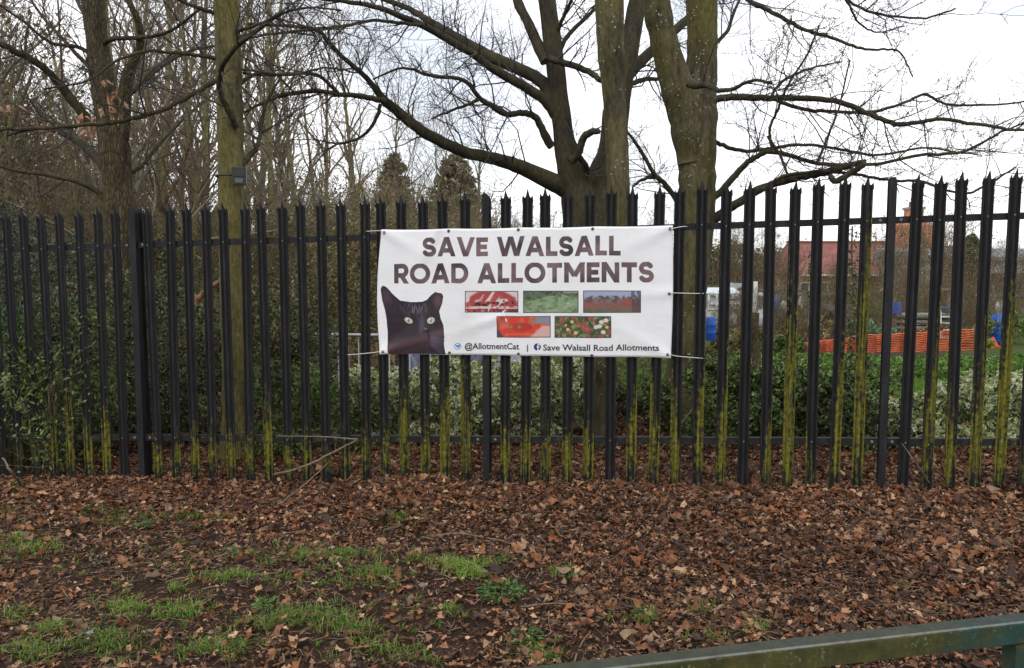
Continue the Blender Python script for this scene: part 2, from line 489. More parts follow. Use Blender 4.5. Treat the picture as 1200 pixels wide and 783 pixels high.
ys = np.concatenate([[-60, -20, -8, -3, 0], np.arange(1.2, 11.01, 0.09), [12, 14, 17, 21, 27, 35, 50, 80, 150, 300, 600]])
X, Y = np.meshgrid(xs, ys)
Z = gh(X, Y)
V = np.stack([X, Y, Z], -1).reshape(-1, 3)
ny, nx = X.shape
I = (np.arange(ny - 1)[:, None] * nx + np.arange(nx - 1)[None]).reshape(-1)
F = np.stack([I, I + 1, I + nx + 1, I + nx], -1)
ground = MB().add(V, F).build('ground', M['ground'], smooth=True)
tag(ground, kind='structure')

# ------------------------------------------------------------------ palisade fence
FA = np.array([-2.778, 5.926]); FD = np.array([5.444, -0.771]); FD = FD / np.linalg.norm(FD)
FN = np.array([FD[1], -FD[0]])                     # towards the camera
FROT = math.atan2(FD[1], FD[0])
BAY, PSP = 2.75, 0.1537
SLOPE = 0.0255
def fpos(s, off=0.0, z=0.0):
    p = FA + FD * s + FN * off
    return np.array([p[0], p[1], z + SLOPE * s])
ZB, ZT, ZR1, ZR2 = -0.18, 1.986, 1.684, 0.178      # foot, tip, rails (at s = 0)

def pale_mesh():
    xcol = np.array([-36, -33, -30, -27, -23, -18, -12, -6, 0, 6, 12, 18, 23, 27, 30, 33, 36]) / 1000 * 1.04
    dep = np.array([3, -2, -6, -6, 1, 6, 0, -9, -10, -9, 0, 6, 1, -6, -6, -2, 3]) / 1000     # minus = towards viewer
    top = np.array([-84, -60, -43, -50, -60, -62, -46, -20, 0, -20, -46, -62, -60, -50, -43, -60, -84]) / 1000
    H = ZT - ZB
    rows = [0.0, 0.15, 0.3, 0.6, 0.9, 1.2, 1.5, 1.75, H - 0.10]
    V = []
    for r in rows:
        for x, d in zip(xcol, dep): V.append((x, d, r))
    for x, d, t in zip(xcol, dep, top):
        sp = 1 + 0.25 * max(0, abs(x) - 0.02) / 0.016
        V.append((x * (1 + 0.10 * (abs(x) > 0.026)), d - (0.004 if abs(x) > 0.026 else 0.0), H + t))
    n = len(xcol); F = []
    for i in range(len(rows)):
        for j in range(n - 1):
            a = i * n + j
            F.append((a, a + 1, a + n + 1, a + n))
    V = np.array(V); V2 = V + np.array([0, 0.003, 0])
    F = np.array(F); N0 = len(V)
    mb = MB().add(np.vstack([V, V2]), np.vstack([F, F[:, ::-1] + N0]))
    rim = []
    last = len(rows) * n
    for j in range(n - 1): rim.append((last + j, last + j + 1, last + j + 1 + N0, last + j + N0))
    for i in range(len(rows)):
        a, c2 = i * n, (i + 1) * n
        rim.append((a, c2, c2 + N0, a + N0)); rim.append((a + n - 1, a + n - 1 + N0, c2 + n - 1 + N0, c2 + n - 1))
    mb.f.append(np.array(rim)); mb.m.append(np.zeros(len(rim), np.int32))
    return mb
fence = thing('palisade_fence', 'black steel palisade fence with pointed pales stained by yellow green algae', 'fence', fpos(0, 0, 0))
def to_fence(o, s, z, off=0.0):
    """place a part in the fence's own frame"""
    p = fpos(s, off, z) - fpos(0, 0, 0)
    o.location = p; o.rotation_euler = (0, 0, FROT)
def bolt_mesh():
    mb = MB()
    rings = [(0.0, 0.0065), (0.002, 0.006), (0.0035, 0.004), (0.0042, 0.0005)]
    V = [(r * math.cos(a), -d, r * math.sin(a)) for d, r in rings for a in np.arange(8) * math.pi / 4]
    F = [(i * 8 + j, i * 8 + (j + 1) % 8, (i + 1) * 8 + (j + 1) % 8, (i + 1) * 8 + j) for i in range(3) for j in range(8)]
    return mb.add(V, F)
pale0 = pale_mesh().build('pale', M['fence'], fence)
bolt0 = bolt_mesh().build('bolt', M['bolt'], pale0, smooth=True)
bolt0.location = (0, -0.0115, ZR1 - ZB)
# algae height above the foot, amount and side for each pale, read off the photograph
ALG = {}
hb = [.27, .26, .30, .30, .32, .30, .55, .3, .28, .28, .26, .30, .26, .60, .36, .68, .0]
for k in range(17): ALG[(0, k)] = (hb[k], 1.0, 0)
ALG[(0, 9)] = (.22, .5, 0); ALG[(0, 10)] = (.25, .6, 0); ALG[(0, 11)] = (.34, .7, 0); ALG[(0, 12)] = (.34, .8, 0); ALG[(0, 16)] = (.75, .9, -1)
hc = [.36, .36, .38, .34, .42, .1, .52, .55, .52, .52, .55, .1, .3, 1.25, .2, .7, 1.5]
sc_ = [0, 0, 0, 0, 0, 0, 1.5, -1.2, -2, 2, 2, 0, 3, 0, -3, 2.4, 1.4]
ac_ = [1, 1, 1, 1, 1.2, 0, 1.1, 1, 1, 1, 1.1, .1, .8, 1.15, .6, .9, .85]
for k in range(17): ALG[(1, k)] = (hc[k], ac_[k], sc_[k])
for k, a in enumerate([(.2, 0.1, 0), (.8, .85, 2.6), (.5, .75, -1.5), (.8, .9, 1.4), (1.15, .9, 1.0), (.4, .3, 0), (.9, 1, 0)]): ALG[(2, k)] = a
for k in range(17): ALG[(-1, k)] = (.28 + .06 * (k % 3), [0.3, 1, .6][(k * 7) % 3], 0)
for k, a in {16: (.1, 0, 0), 15: (.42, 1.2, 0), 14: (.36, 1.1, 0), 13: (.62, 1.15, 0), 12: (.55, .8, 0), 11: (.3, .35, 0), 10: (.3, .3, 0), 9: (.2, .1, 0)}.items(): ALG[(-1, k)] = a
R = rng(5)
first = True
for bay, ks in ((-1, range(7, 17)), (0, range(17)), (1, range(17)), (2, range(7))):
    for k in ks:
        s = BAY * bay + PSP * k + R.normal(0, 0.002)
        if first:
            p, bs = pale0, bolt0; first = False
        else:
            p = pale0.copy(); COL.objects.link(p); p.parent = fence
            bs = bolt0.copy(); COL.objects.link(bs); bs.parent = p
        to_fence(p, s, ZB + R.normal(0, 0.005))
        p.rotation_euler = (R.normal(0, 0.004), R.normal(0, 0.005), FROT + R.normal(0, 0.05))
        h, am, sd = ALG.get((bay, k), (.4, 1, 0))
        p['algae'] = float(h + 0.07) if am > 0 else 0.0; p['algae_amount'] = float(am); p['algae_side'] = float(sd)
        b2 = bolt0.copy(); COL.objects.link(b2); b2.parent = p; b2.location = (0, -0.0115, ZR2 - ZB)
# posts: I section, one flange to the front
def post_mesh(topcut, deep=0.085):
    H = ZT - ZB + 0.02
    mb = MB()
    def flange(y0, y1):
        w = 0.0245
        prof = [(-w, 0), (w, 0), (w, H - 0.035 + topcut[1]), (w * 0.55, H - 0.008 + topcut[1]), (-w * 0.55, H - 0.008 + topcut[0]), (-w, H - 0.035 + topcut[0])]
        V = [(x, y0, z) for x, z in prof] + [(x, y1, z) for x, z in prof]
        mb.add(V, [(0, 1, 2, 5), (2, 3, 4, 5)]); n = mb.n - 12
        mb.f.append(np.array([(11, 8, 7, 6), (11, 10, 9, 8)]) + n); mb.m.append(np.zeros(2, np.int32))
        q = [(i, i + 6, (i + 1) % 6 + 6, (i + 1) % 6) for i in range(6)]
        mb.f.append(np.array(q) + n); mb.m.append(np.zeros(6, np.int32))
    flange(-0.012, -0.005); flange(deep, deep + 0.007)
    mb.box((-0.004, -0.005, 0), (0.004, deep, H - 0.04))
    return mb
posts = []
for bay, cut in ((0, (0, 0)), (1, (0.012, -0.012)), (2, (0.0, 0.0))):
    po = post_mesh(cut, 0.02 if bay == 2 else 0.085).build('post', M['fence'], fence)
    to_fence(po, BAY * bay - 0.135, ZB - 0.03)
    po['algae'] = 0.05; po['algae_amount'] = 0.0; po['algae_side'] = 0.0
# rails (angle iron) bolted to the posts
for zr in (ZR1, ZR2):
    for s0, s1 in ((-2.6, -0.145), (-0.125, BAY - 0.145), (BAY - 0.125, 2 * BAY - 0.145), (2 * BAY - 0.125, 2 * BAY + 1.3)):
        L = s1 - s0
        mb = MB()
        mb.add([(0, 0.014, -0.022), (L, 0.014, -0.022 + SLOPE * L), (L, 0.019, -0.022 + SLOPE * L), (0, 0.019, -0.022), (0, 0.014, 0.024), (L, 0.014, 0.024 + SLOPE * L), (L, 0.019, 0.024 + SLOPE * L), (0, 0.019, 0.024)],
               [(0,3,2,1),(4,5,6,7),(0,1,5,4),(1,2,6,5),(2,3,7,6),(3,0,4,7)])
        mb.add([(0, 0.0195, 0.019), (L, 0.0195, 0.019 + SLOPE * L), (L, 0.06, 0.019 + SLOPE * L), (0, 0.06, 0.019), (0, 0.0195, 0.0235), (L, 0.0195, 0.0235 + SLOPE * L), (L, 0.06, 0.0235 + SLOPE * L), (0, 0.06, 0.0235)],
               [(0,3,2,1),(4,5,6,7),(0,1,5,4),(1,2,6,5),(2,3,7,6),(3,0,4,7)])
        ra = mb.build('rail', M['fence'], fence)
        to_fence(ra, s0, zr)
        ra['algae'] = 0.02; ra['algae_amount'] = 0.55 if zr == ZR2 else 0.0; ra['algae_side'] = 0.0
        for e in ((0.055,) if s0 < -1 else (0.055, L - 0.055)) if s0 > -1 else (L - 0.055,):
            bb = bolt0.copy(); COL.objects.link(bb); bb.parent = ra; bb.location = (e, 0.0135, SLOPE * e); bb.scale = (1.9, 1.5, 1.9)

# ------------------------------------------------------------------ banner
def on_fence(px, py, off):
    u, v = (px - 600) / FPX, (391.5 - py) / FPX
    d = np.array([u, math.cos(PITCH) + v * math.sin(PITCH), -math.sin(PITCH) + v * math.cos(PITCH)])
    q = FA + FN * off - EYE[:2]
    t = (q @ FN) / (d[:2] @ FN)
    return EYE + d * t
QP = np.array([(447.5, 269.5), (788.5, 264.5), (786, 419), (445.5, 414.5)])
Q3 = [on_fence(*p, 0.030) for p in QP]
BN = np.array([FN[0], FN[1], 0.0])
def bil(Q, u, v):
    u, v = np.asarray(u)[..., None], np.asarray(v)[..., None]
    return (1 - v) * ((1 - u) * Q[0] + u * Q[1]) + v * ((1 - u) * Q[3] + u * Q[2])
def sag(u, v):
    """out-of-plane billow and the creases pulled by the ties"""
    w = 0.010 * np.sin(math.pi * np.clip(v, 0, 1)) * np.sin(math.pi * np.clip(u, 0, 1))
    w = w + 0.0035 * np.sin(u * 17 + v * 2.2) * (0.4 + 0.6 * (1 - v)) + 0.0022 * np.sin(u * 29 - v * 4 + 1)
    for (a, c, dx, dy, amp) in ((0.0, 0.0, 1.0, 0.55, .007), (1.0, 0.0, -1.0, 0.5, .007), (1.0, 1.0, -1.0, -.6, .007), (0.0, 1.0, 1.0, -.5, .009), (.20, 0.0, -.45, 1, .006), (1.0, .5, -1.0, .1, .005), (.4, .72, -1, .35, .006)):
        n = math.hypot(dx, dy); dx, dy = dx / n, dy / n
        X0, Y0 = (u - a) * 2.2, (v - c)
        l, t = X0 * dx + Y0 * dy, -X0 * dy + Y0 * dx
        w = w + 1.7 * amp * np.exp(-(t / (0.035 + 0.08 * np.clip(l, 0, 1))) ** 2) * np.exp(-np.clip(l, 0, 9) / 0.42) * (l > -0.1)
    return w
def bsurf(u, v, lift=0.0):
    u, v = np.asarray(u, float), np.asarray(v, float)
    uu = u - 0.014 * np.sin(math.pi * np.clip(v, 0, 1)) ** 0.9 * (1 - u) + 0.004 * np.sin(math.pi * np.clip(v, 0, 1)) * u
    scal = 0.006 * (np.abs(np.sin(u * math.pi * 4)) - .5)
    vv = v + scal * (1 - v) * 0.9 + 0.004 * (1 - np.abs(np.sin(u * math.pi * 4))) * v
    return bil(np.array(Q3), uu, vv) + (sag(u, v) + lift)[..., None] * BN
def px2uv(px, py):
    px, py = np.asarray(px, float), np.asarray(py, float)
    u = (px - 446) / 342; v = (py - 267) / 150
    for _ in range(8):
        P = bil(QP, u, v)
        u = u + (px - P[..., 0]) / 341; v = v + (py - P[..., 1]) / 149
    sv = np.sin(math.pi * np.clip(v, 0, 1))
    return u + 0.014 * sv ** 0.9 * (1 - u) - 0.004 * sv * u, v
banner = thing('protest_banner', 'white vinyl banner headed SAVE WALSALL ROAD ALLOTMENTS tied to the black fence', 'banner', Q3[3])
BO = np.array(Q3[3])
def on_banner(mb, name, mat, smooth=False):
    for i in range(len(mb.v)): mb.v[i] = mb.v[i] - BO
    return mb.build(name, mat, banner, smooth)
nu, nv = 120, 54
U, Vv = np.meshgrid(np.linspace(0, 1, nu), np.linspace(0, 1, nv))
A = bsurf(U, Vv).reshape(-1, 3); Bk = bsurf(U, Vv, np.full_like(U, -0.0012)).reshape(-1, 3)
I = (np.arange(nv - 1)[:, None] * nu + np.arange(nu - 1)[None]).reshape(-1)
F = np.stack([I, I + nu, I + nu + 1, I + 1], -1)
mb = MB().add(np.vstack([A, Bk]), np.vstack([F, F[:, ::-1] + nu * nv]))
edge = [i for i in range(nu)] + [i * nu + nu - 1 for i in range(1, nv)] + [(nv - 1) * nu + i for i in range(nu - 2, -1, -1)] + [i * nu for i in range(nv - 2, 0, -1)]
N0 = nu * nv
mb.f.append(np.array([(edge[i], edge[(i + 1) % len(edge)], edge[(i + 1) % len(edge)] + N0, edge[i] + N0) for i in range(len(edge))])); mb.m.append(np.zeros(len(edge), np.int32))
on_banner(mb, 'vinyl_sheet', M['vinyl'], True)
def mask_patch(x0, y0, x1, y1, dens, inside, lift, colour=None):
    """fine printed dots over a box of the banner, kept where inside(px, py)"""
    nx_, ny_ = int((x1 - x0) * dens) + 1, int((y1 - y0) * dens) + 1
    gx, gy = np.linspace(x0, x1, nx_), np.linspace(y0, y1, ny_)
    PX, PY = np.meshgrid(gx, gy)
    u, v = px2uv(PX, PY)
    W = bsurf(u, v, np.full_like(u, lift)).reshape(-1, 3)
    cx, cy = (PX[:-1, :-1] + PX[1:, 1:]) / 2, (PY[:-1, :-1] + PY[1:, 1:]) / 2
    keep = inside(cx, cy).reshape(-1)
    I = (np.arange(ny_ - 1)[:, None] * nx_ + np.arange(nx_ - 1)[None]).reshape(-1)[keep]
    F = np.stack([I, I + nx_, I + nx_ + 1, I + 1], -1)
    used, inv = np.unique(F.reshape(-1), return_inverse=True)
    C = None
    if colour is not None: C = colour(PX, PY).reshape(-1, 3)[used]
    return MB().add(W[used], inv.reshape(-1, 4), C)
# heading letters as thick strokes on a cap height of 1
SW = 0.245
def arc(cx, cy, rx, ry, a0, a1, n=18):
    return [(cx + rx * math.cos(math.radians(a)), cy + ry * math.sin(math.radians(a))) for a in np.linspace(a0, a1, n)]
h = SW / 2
LET = {
 'A': (0.98, [[(0.07, -0.12), (0.49, 1.04)], [(0.91, -0.12), (0.49, 1.04)], [(0.22, 0.30), (0.76, 0.30)]]),
 'V': (0.96, [[(0.06, 1.12), (0.48, -0.04)], [(0.90, 1.12), (0.48, -0.04)]]),
 'W': (1.46, [[(0.06, 1.12), (0.40, -0.06)], [(0.40, -0.06), (0.73, 1.04)], [(0.73, 1.04), (1.06, -0.06)], [(1.06, -0.06), (1.40, 1.12)]]),
 'E': (0.66, [[(h, 0), (h, 1)], [(h, 1 - h), (0.66, 1 - h)], [(h, 0.5), (0.60, 0.5)], [(h, h), (0.66, h)]]),
 'L': (0.62, [[(h, 0), (h, 1)], [(h, h), (0.62, h)]]),
 'T': (0.80, [[(0.40, 0), (0.40, 1)], [(0, 1 - h), (0.80, 1 - h)]]),
 'N': (0.92, [[(h, 0), (h, 1)], [(0.92 - h, 0), (0.92 - h, 1)], [(h * .7, 1.06), (0.92 - h * .7, -0.06)]]),
 'M': (1.08, [[(h, 0), (h, 1)], [(1.08 - h, 0), (1.08 - h, 1)], [(h * .6, 1.06), (0.54, 0.33)], [(1.08 - h * .6, 1.06), (0.54, 0.33)]]),
 'R': (0.80, [[(h, 0), (h, 1)], [(h, 1 - h)] + arc(0.46, 0.655, 0.22, 0.245, 90, -90) + [(h, 0.41)], [(0.40, 0.42), (0.74, -0.09)]]),
 'D': (0.92, [[(h, 0), (h, 1)], [(h, 1 - h)] + arc(0.43, 0.5, 0.39, 0.4, 90, -90, 26) + [(h, h)]]),
 'O': (1.06, [arc(0.53, 0.5, 0.435, 0.415, 0, 360, 48)]),
 'S': (0.74, [arc(0.36, 0.705, 0.25, 0.205, 28, 250, 24) + arc(0.37, 0.297, 0.265, 0.20, 75, -155, 24)]),
}
def heading(text, x0, x1, ybase, ycap):
    GAP, SP = 0.11, 0.42
    adv = sum((SP if ch == ' ' else LET[ch][0] + GAP) for ch in text) - GAP
    kx, ky = (x1 - x0) / adv, (ybase[0] - ycap[0])
    def inside(px, py):
        fx = (px - x0) / (x1 - x0)
        yb = ybase[0] + (ybase[1] - ybase[0]) * fx; yc = ycap[0] + (ycap[1] - ycap[0]) * fx
        Xl, Yl = (px - x0) / kx, (yb - py) / (yb - yc)
        res = np.zeros(px.shape, bool); pen = 0.0
        for ch in text:
            if ch == ' ': pen += SP; continue
            w, strokes = LET[ch]
            for st in strokes:
                for (ax, ay), (bx, by) in zip(st[:-1], st[1:]):
                    dx, dy = bx - ax, by - ay; l2 = dx * dx + dy * dy + 1e-12
                    t = ((Xl - pen - ax) * dx + (Yl - ay) * dy) / l2
                    flat = len(st) == 2
                    tt = np.clip(t, 0, 1)
                    d = np.hypot(Xl - pen - ax - tt * dx, Yl - ay - tt * dy)
                    ok = d < h
                    if flat: ok &= (t >= 0) & (t <= 1)
                    res |= ok
            pen += w + GAP
        return res & (Yl >= -0.015) & (Yl <= 1.015)
    return mask_patch(x0 - 1, min(ycap) - 1, x1 + 1, max(ybase) + 1, 5.0, inside, 0.0008)
on_banner(heading('SAVE WALSALL', 498, 730, (300.0, 299.0), (278.5, 276.0)), 'heading_lettering', M['heading'])
on_banner(heading('ROAD ALLOTMENTS', 463, 767, (331.5, 330.0), (309.0, 306.5)), 'heading_lettering', M['heading'])
# small lettering from Blender's built-in font, laid onto the sheet
def small_text(body, x0, x1, ybase, capx, name):
    cu = bpy.data.curves.new('lettering', 'FONT'); cu.body = body; cu.size = 1.0; cu.offset = 0.019; cu.resolution_u = 3
    to = bpy.data.objects.new('lettering', cu); COL.objects.link(to)
    bpy.context.view_layer.update()
    me = bpy.data.meshes.new_from_object(to.evaluated_get(bpy.context.evaluated_depsgraph_get()))
    bpy.data.objects.remove(to); bpy.data.curves.remove(cu)
    P = np.array([v.co[:] for v in me.vertices]); Fs = [tuple(p.vertices) for p in me.polygons]
    bpy.data.meshes.remove(me)
    X0, X1 = P[:, 0].min(), P[:, 0].max()
    px = x0 + (P[:, 0] - X0) / (X1 - X0) * (x1 - x0); py = ybase - P[:, 1] * capx
    u, v = px2uv(px, py)
    W = bsurf(u, v, np.full_like(u, 0.0012))
    mb = MB(); tri = [f for f in Fs if len(f) == 3]; quad = [f for f in Fs if len(f) == 4]
    mb.add(W, np.array(tri)) if tri else None
    if quad: mb.add(W, np.array(quad))
    return on_banner(mb, name, M['ink'])
small_text('@AllotmentCat', 548.5, 613, 409.0, 10.2, 'contact_lettering')
small_text('|', 622.2, 623.4, 409.8, 9.0, 'contact_lettering')
small_text('Save Walsall Road Allotments', 641, 773, 410.6, 10.2, 'contact_lettering')
# bird roundel and f roundel
def disc(cx, cy, r): return lambda x, y: (x - cx) ** 2 + (y - cy) ** 2 < r * r
bird = lambda x, y: (((x - 540.2) / 2.0) ** 2 + ((y - 405.6) / 1.5) ** 2 < 1) | ((x - 541.9) ** 2 + (y - 404.3) ** 2 < 1.1) | ((np.abs(y - 404.2 - (x - 538.2) * .5) < .6) & (x > 536.8) & (x < 540))
l1 = on_banner(mask_patch(535, 401, 545, 411, 5, lambda x, y: disc(540, 405.4, 4.0)(x, y) & ~disc(540, 405.4, 3.3)(x, y) | bird(x, y), 0.0009), 'bird_logo', M['ink_blue'])
ff_ = lambda x, y: ((np.abs(x - 634.9) < .75) & (y > 403.6) & (y < 410.6)) | ((np.abs(y - 406.2) < .6) & (x > 633.3) & (x < 637)) | ((np.abs(y - 403.6) < .6) & (x > 634.6) & (x < 637))
on_banner(mask_patch(629, 401, 640, 412, 5, lambda x, y: disc(634.2, 406.3, 4.2)(x, y) & ~ff_(x, y), 0.0009), 'letter_logo', M['ink_navy'])
# printed cat portrait
ZX = lambda x: 440 + x / 4.606
ZY = lambda y: 255 + y / 4.606
CAT = [(28, 385), (33, 370), (46, 365), (66, 376), (100, 412), (140, 445), (200, 453), (260, 452), (288, 442), (312, 416), (338, 397), (342, 401), (372, 406), (381, 422), (374, 462), (358, 502), (366, 540), (383, 582), (387, 640), (384, 684), (393, 737), (74, 735), (69, 700), (69, 620), (62, 545), (54, 500), (36, 440)]
CATP = [(ZX(a), ZY(c)) for a, c in CAT]
def inpoly(poly):
    def f(x, y):
        r = np.zeros(x.shape, bool)
        for (ax, ay), (bx, by) in zip(poly, poly[1:] + poly[:1]):
            c = ((ay > y) != (by > y)) & (x < (bx - ax) * (y - ay) / ((by - ay) if by != ay else 1e-9) + ax)
            r ^= c
        return r
    return f
def cat_col(px, py):
    x, y = (px - 440) * 4.606, (py - 255) * 4.606
    c = np.ones(x.shape + (3,)) * np.array(lin(40, 31, 36))
    def blend(w, rgb):
        nonlocal c
        w = np.clip(w, 0, 1)[..., None]; c = c * (1 - w) + np.array(lin(*rgb)) * w
    n = vn(x / 9, y / 16, 4)
    blend((n - .45) * .9, (66, 50, 60))
    blend(np.exp(-(((x - 60) / 26) ** 2 + ((y - 425) / 40) ** 2)) * .7, (84, 62, 70))
    blend(np.exp(-(((x - 350) / 22) ** 2 + ((y - 445) / 36) ** 2)) * .8, (104, 80, 84))
    blend(np.exp(-((x - 225) / 70) ** 2 - ((y - 490) / 30) ** 2) * (vn(x / 4, y / 22, 7) > .55) * .8, (112, 104, 120))
    blend(np.exp(-((x - 262) / 16) ** 2 - ((y - 575) / 60) ** 2) * .6, (96, 84, 100))
    d = (y - 705) + (x - 75) * 0.29
    blend(np.exp(-(d / 24) ** 2) * .7, (98, 74, 80))
    blend(np.exp(-((d - 45) / 22) ** 2) * .5, (72, 52, 58))
    blend(np.exp(-(((x - 335) / 38) ** 2 + ((y - 655) / 34) ** 2)) * .6, (92, 80, 100))
    for k in range(6):
        blend(np.exp(-((y - 640 - k * 9 - (x - 310) * (0.25 + .12 * k)) / 2.6) ** 2) * (x > 312) * (x < 384) * .22, (150, 145, 165))
    blend(np.exp(-(((x - 291) / 15) ** 2 + ((y - 610) / 8) ** 2)) * 1.2, (18, 14, 20))
    blend(np.exp(-(((x - 283) / 8) ** 2 + ((y - 598) / 5) ** 2)) * .5, (150, 150, 170))
    blend(np.exp(-(((x - 300) / 6) ** 2 + ((y - 636) / 20) ** 2)) * .9, (20, 15, 20))
    for ex, ey, rx, ry, tl in ((187, 553, 25, 17, .28), (312, 553, 23, 19, -.12)):
        xx, yy = x - ex, y - ey - (x - ex) * tl
        e = (xx / rx) ** 2 + (yy / ry) ** 2
        blend((1.45 - e) * 3, (16, 12, 16))
        blend((1.0 - e) * 4, (176, 184, 168))
        blend((.14 - ((xx / rx) ** 2 * 2.2 + (yy / ry) ** 2 * .35)) * 12, (96, 104, 92))
        blend((.05 - (((xx + 6) / rx) ** 2 + ((yy + 5) / ry) ** 2)) * 30, (240, 240, 240))
    return c
on_banner(mask_patch(444, 333, 527, 416.5, 3.4, inpoly(CATP), 0.0008, cat_col), 'cat_portrait', M['print'])
# five printed garden photographs
def photo(x0, y0, x1, y1, paint):
    def col(px, py):
        a, c = (px - x0) / (x1 - x0), (py - y0) / (y1 - y0)
        out = paint(np.clip(a, 0, 1) * 64, np.clip(c, 0, 1) * 26)
        e = (a < .014) | (a > .986) | (c < .035) | (c > .965)
        out[e] = np.array(lin(70, 66, 66))
        return out
    return on_banner(mask_patch(x0, y0, x1, y1, 2.6, lambda x, y: np.ones(x.shape, bool), 0.0008, col), 'photo_print', M['print'])
def base_paint(x, rgb): return np.ones(x.shape + (3,)) * np.array(lin(*rgb))
def put(c, w, rgb):
    g_ = sum(rgb) / 3; rgb = tuple(.84 * (x + .14 * (g_ - x)) + 22 for x in rgb)
    w = np.clip(w, 0, 1)[..., None]; return c * (1 - w) + np.array(lin(*rgb)) * w
def p_slices(x, y):
    c = base_paint(x, (205, 190, 185))
    e = ((x - 32) / 33) ** 2 + ((y - 18) / 20) ** 2
    c = put(c, (1 - e) * 6, (178, 44, 42))
    c = put(c, (vn(x / 4, y / 4, 1) - .5) * 5 * (e < 1), (196, 62, 56))
    c = put(c, (vn(x / 5 + y / 9, y / 6, 2) - .66) * 8, (222, 205, 200))
    c = put(c, (vn(x / 2.2, y / 2.4, 3) - .55) * 8 * (np.abs(y - 15.5 - 1.5 * np.sin(x / 9)) < 3) * (x > 8), (40, 18, 20))
    c = put(c, (np.abs(y - 20) < 1.3) * .9 * (vn(x / 3, y, 8) > .3), (225, 210, 205))
    c = put(c, (vn(x / 1.8, y / 2, 5) - .45) * 8 * (np.abs(y - 23.2) < 1.6), (110, 26, 28))
    return c
def p_lawn(x, y):
    c = base_paint(x, (128, 150, 112))
    top = y < 9 + 3 * np.sin(x / 9 + 1) - 4 * (x > 44)
    c = put(c, top * .9, (66, 82, 58))
    c = put(c, (vn(x / 3, y / 3, 3) - .5) * 3, (92, 116, 76))
    c = put(c, (vn(x / 2, y / 2, 6) - .62) * 5 * top, (34, 44, 32))
    c = put(c, (y < 3) * (x > 46) * .8, (150, 150, 140))
    c = put(c, (1 - ((x - 52) ** 2 + (y - 15) ** 2) / 1.6), (235, 225, 215))
    c = put(c, (vn(x / 6, y / 2, 9) - .55) * 3 * (y > 14), (150, 172, 130))
    return c
def p_plot(x, y):
    c = base_paint(x, (150, 158, 184))
    c = put(c, (y - 6 - 3 * vn(x / 5, y * 0, 2)) * .5, (120, 96, 96))
    c = put(c, (vn(x / 3, y / 3, 4) - .5) * 4 * (y > 6) * (y < 14), (84, 66, 66))
    c = put(c, (x > 50) * (vn(x / 2, y / 3, 3) > .45) * (y < 14) * .8, (70, 50, 54))
    c = put(c, (y > 15) * .8, (112, 84, 70))
    c = put(c, (vn(x / 5, y / 1.6, 7) - .42) * 5 * (y > 14) * (y < 21), (158, 66, 52))
    c = put(c, (y > 21) * (vn(x / 3, y / 2, 5) > .4) * (x < 40) * .9, (74, 92, 58))
    c = put(c, (np.abs(x - 49) < 5) * (np.abs(y - 12) < 2.5) * .9, (160, 70, 50))
    c = put(c, (x > 54) * (y > 14) * .8, (78, 60, 58))
    return c
def p_tomato(x, y):
    c = base_paint(x, (206, 66, 48))
    c = put(c, (vn(x / 6, y / 6, 2) - .45) * 3, (226, 92, 70))
    c = put(c, (1 - ((x - 30) / 16) ** 2 - ((y - 13) / 6) ** 2) * 2, (206, 30, 26))
    for ax, ay in ((17, 13), (27, 13), (43, 6)):
        a = np.arctan2(y - ay, x - ax); r = np.hypot(x - ax, y - ay)
        c = put(c, (2.6 + 1.6 * np.cos(a * 5) - r) * 1.2, (96, 110, 44))
        c = put(c, (1.1 - r), (206, 196, 120))
    c = put(c, (y - 12 - x * 1.5) * .4, (66, 56, 66))
    c = put(c, (x - 44 - (y - 2) * -.3) * .2 * (y < 9), (122, 134, 150))
    c = put(c, (x + y * 1.1 - 66) * .3 * (y > 12), (226, 170, 158))
    c = put(c, (np.abs(y - 22) < .8) * (x > 10) * (x < 45) * .5, (236, 120, 96))
    return c
def p_flowers(x, y):
    c = base_paint(x, (74, 92, 56))
    c = put(c, (vn(x / 2, y / 2, 2) - .5) * 4, (42, 54, 36))
    c = put(c, (vn(x / 2.5, y / 2.5, 5) - .58) * 6, (122, 142, 92))
    c = put(c, (vn(x / 3, y / 2.6, 8) - .62) * 9, (178, 62, 50))
    for ax, ay, r in ((15, 16, 2), (24, 20, 2.3), (20, 7, 2), (13, 11, 1.4), (59, 13, 2)):
        c = put(c, (r - np.hypot(x - ax, y - ay)) * 2, (226, 206, 90))
    for ax, ay in ((53, 7), (55, 19), (47, 13), (58, 5), (51, 12)):
        q = np.hypot((x - ax) * .85, y - ay); a = np.arctan2(y - ay, x - ax)
        c = put(c, (2.4 + .5 * np.cos(a * 7) - q) * 2, (236, 236, 226)); c = put(c, (.8 - q) * 3, (200, 160, 60))
    return c
photo(549, 340.3, 612.2, 365.6, p_slices); photo(617.8, 340, 682, 366, p_lawn); photo(687.3, 339.8, 752.8, 366, p_plot)
photo(586.7, 369.8, 649.8, 395.2, p_tomato); photo(654.3, 369.8, 719.3, 395.6, p_flowers)
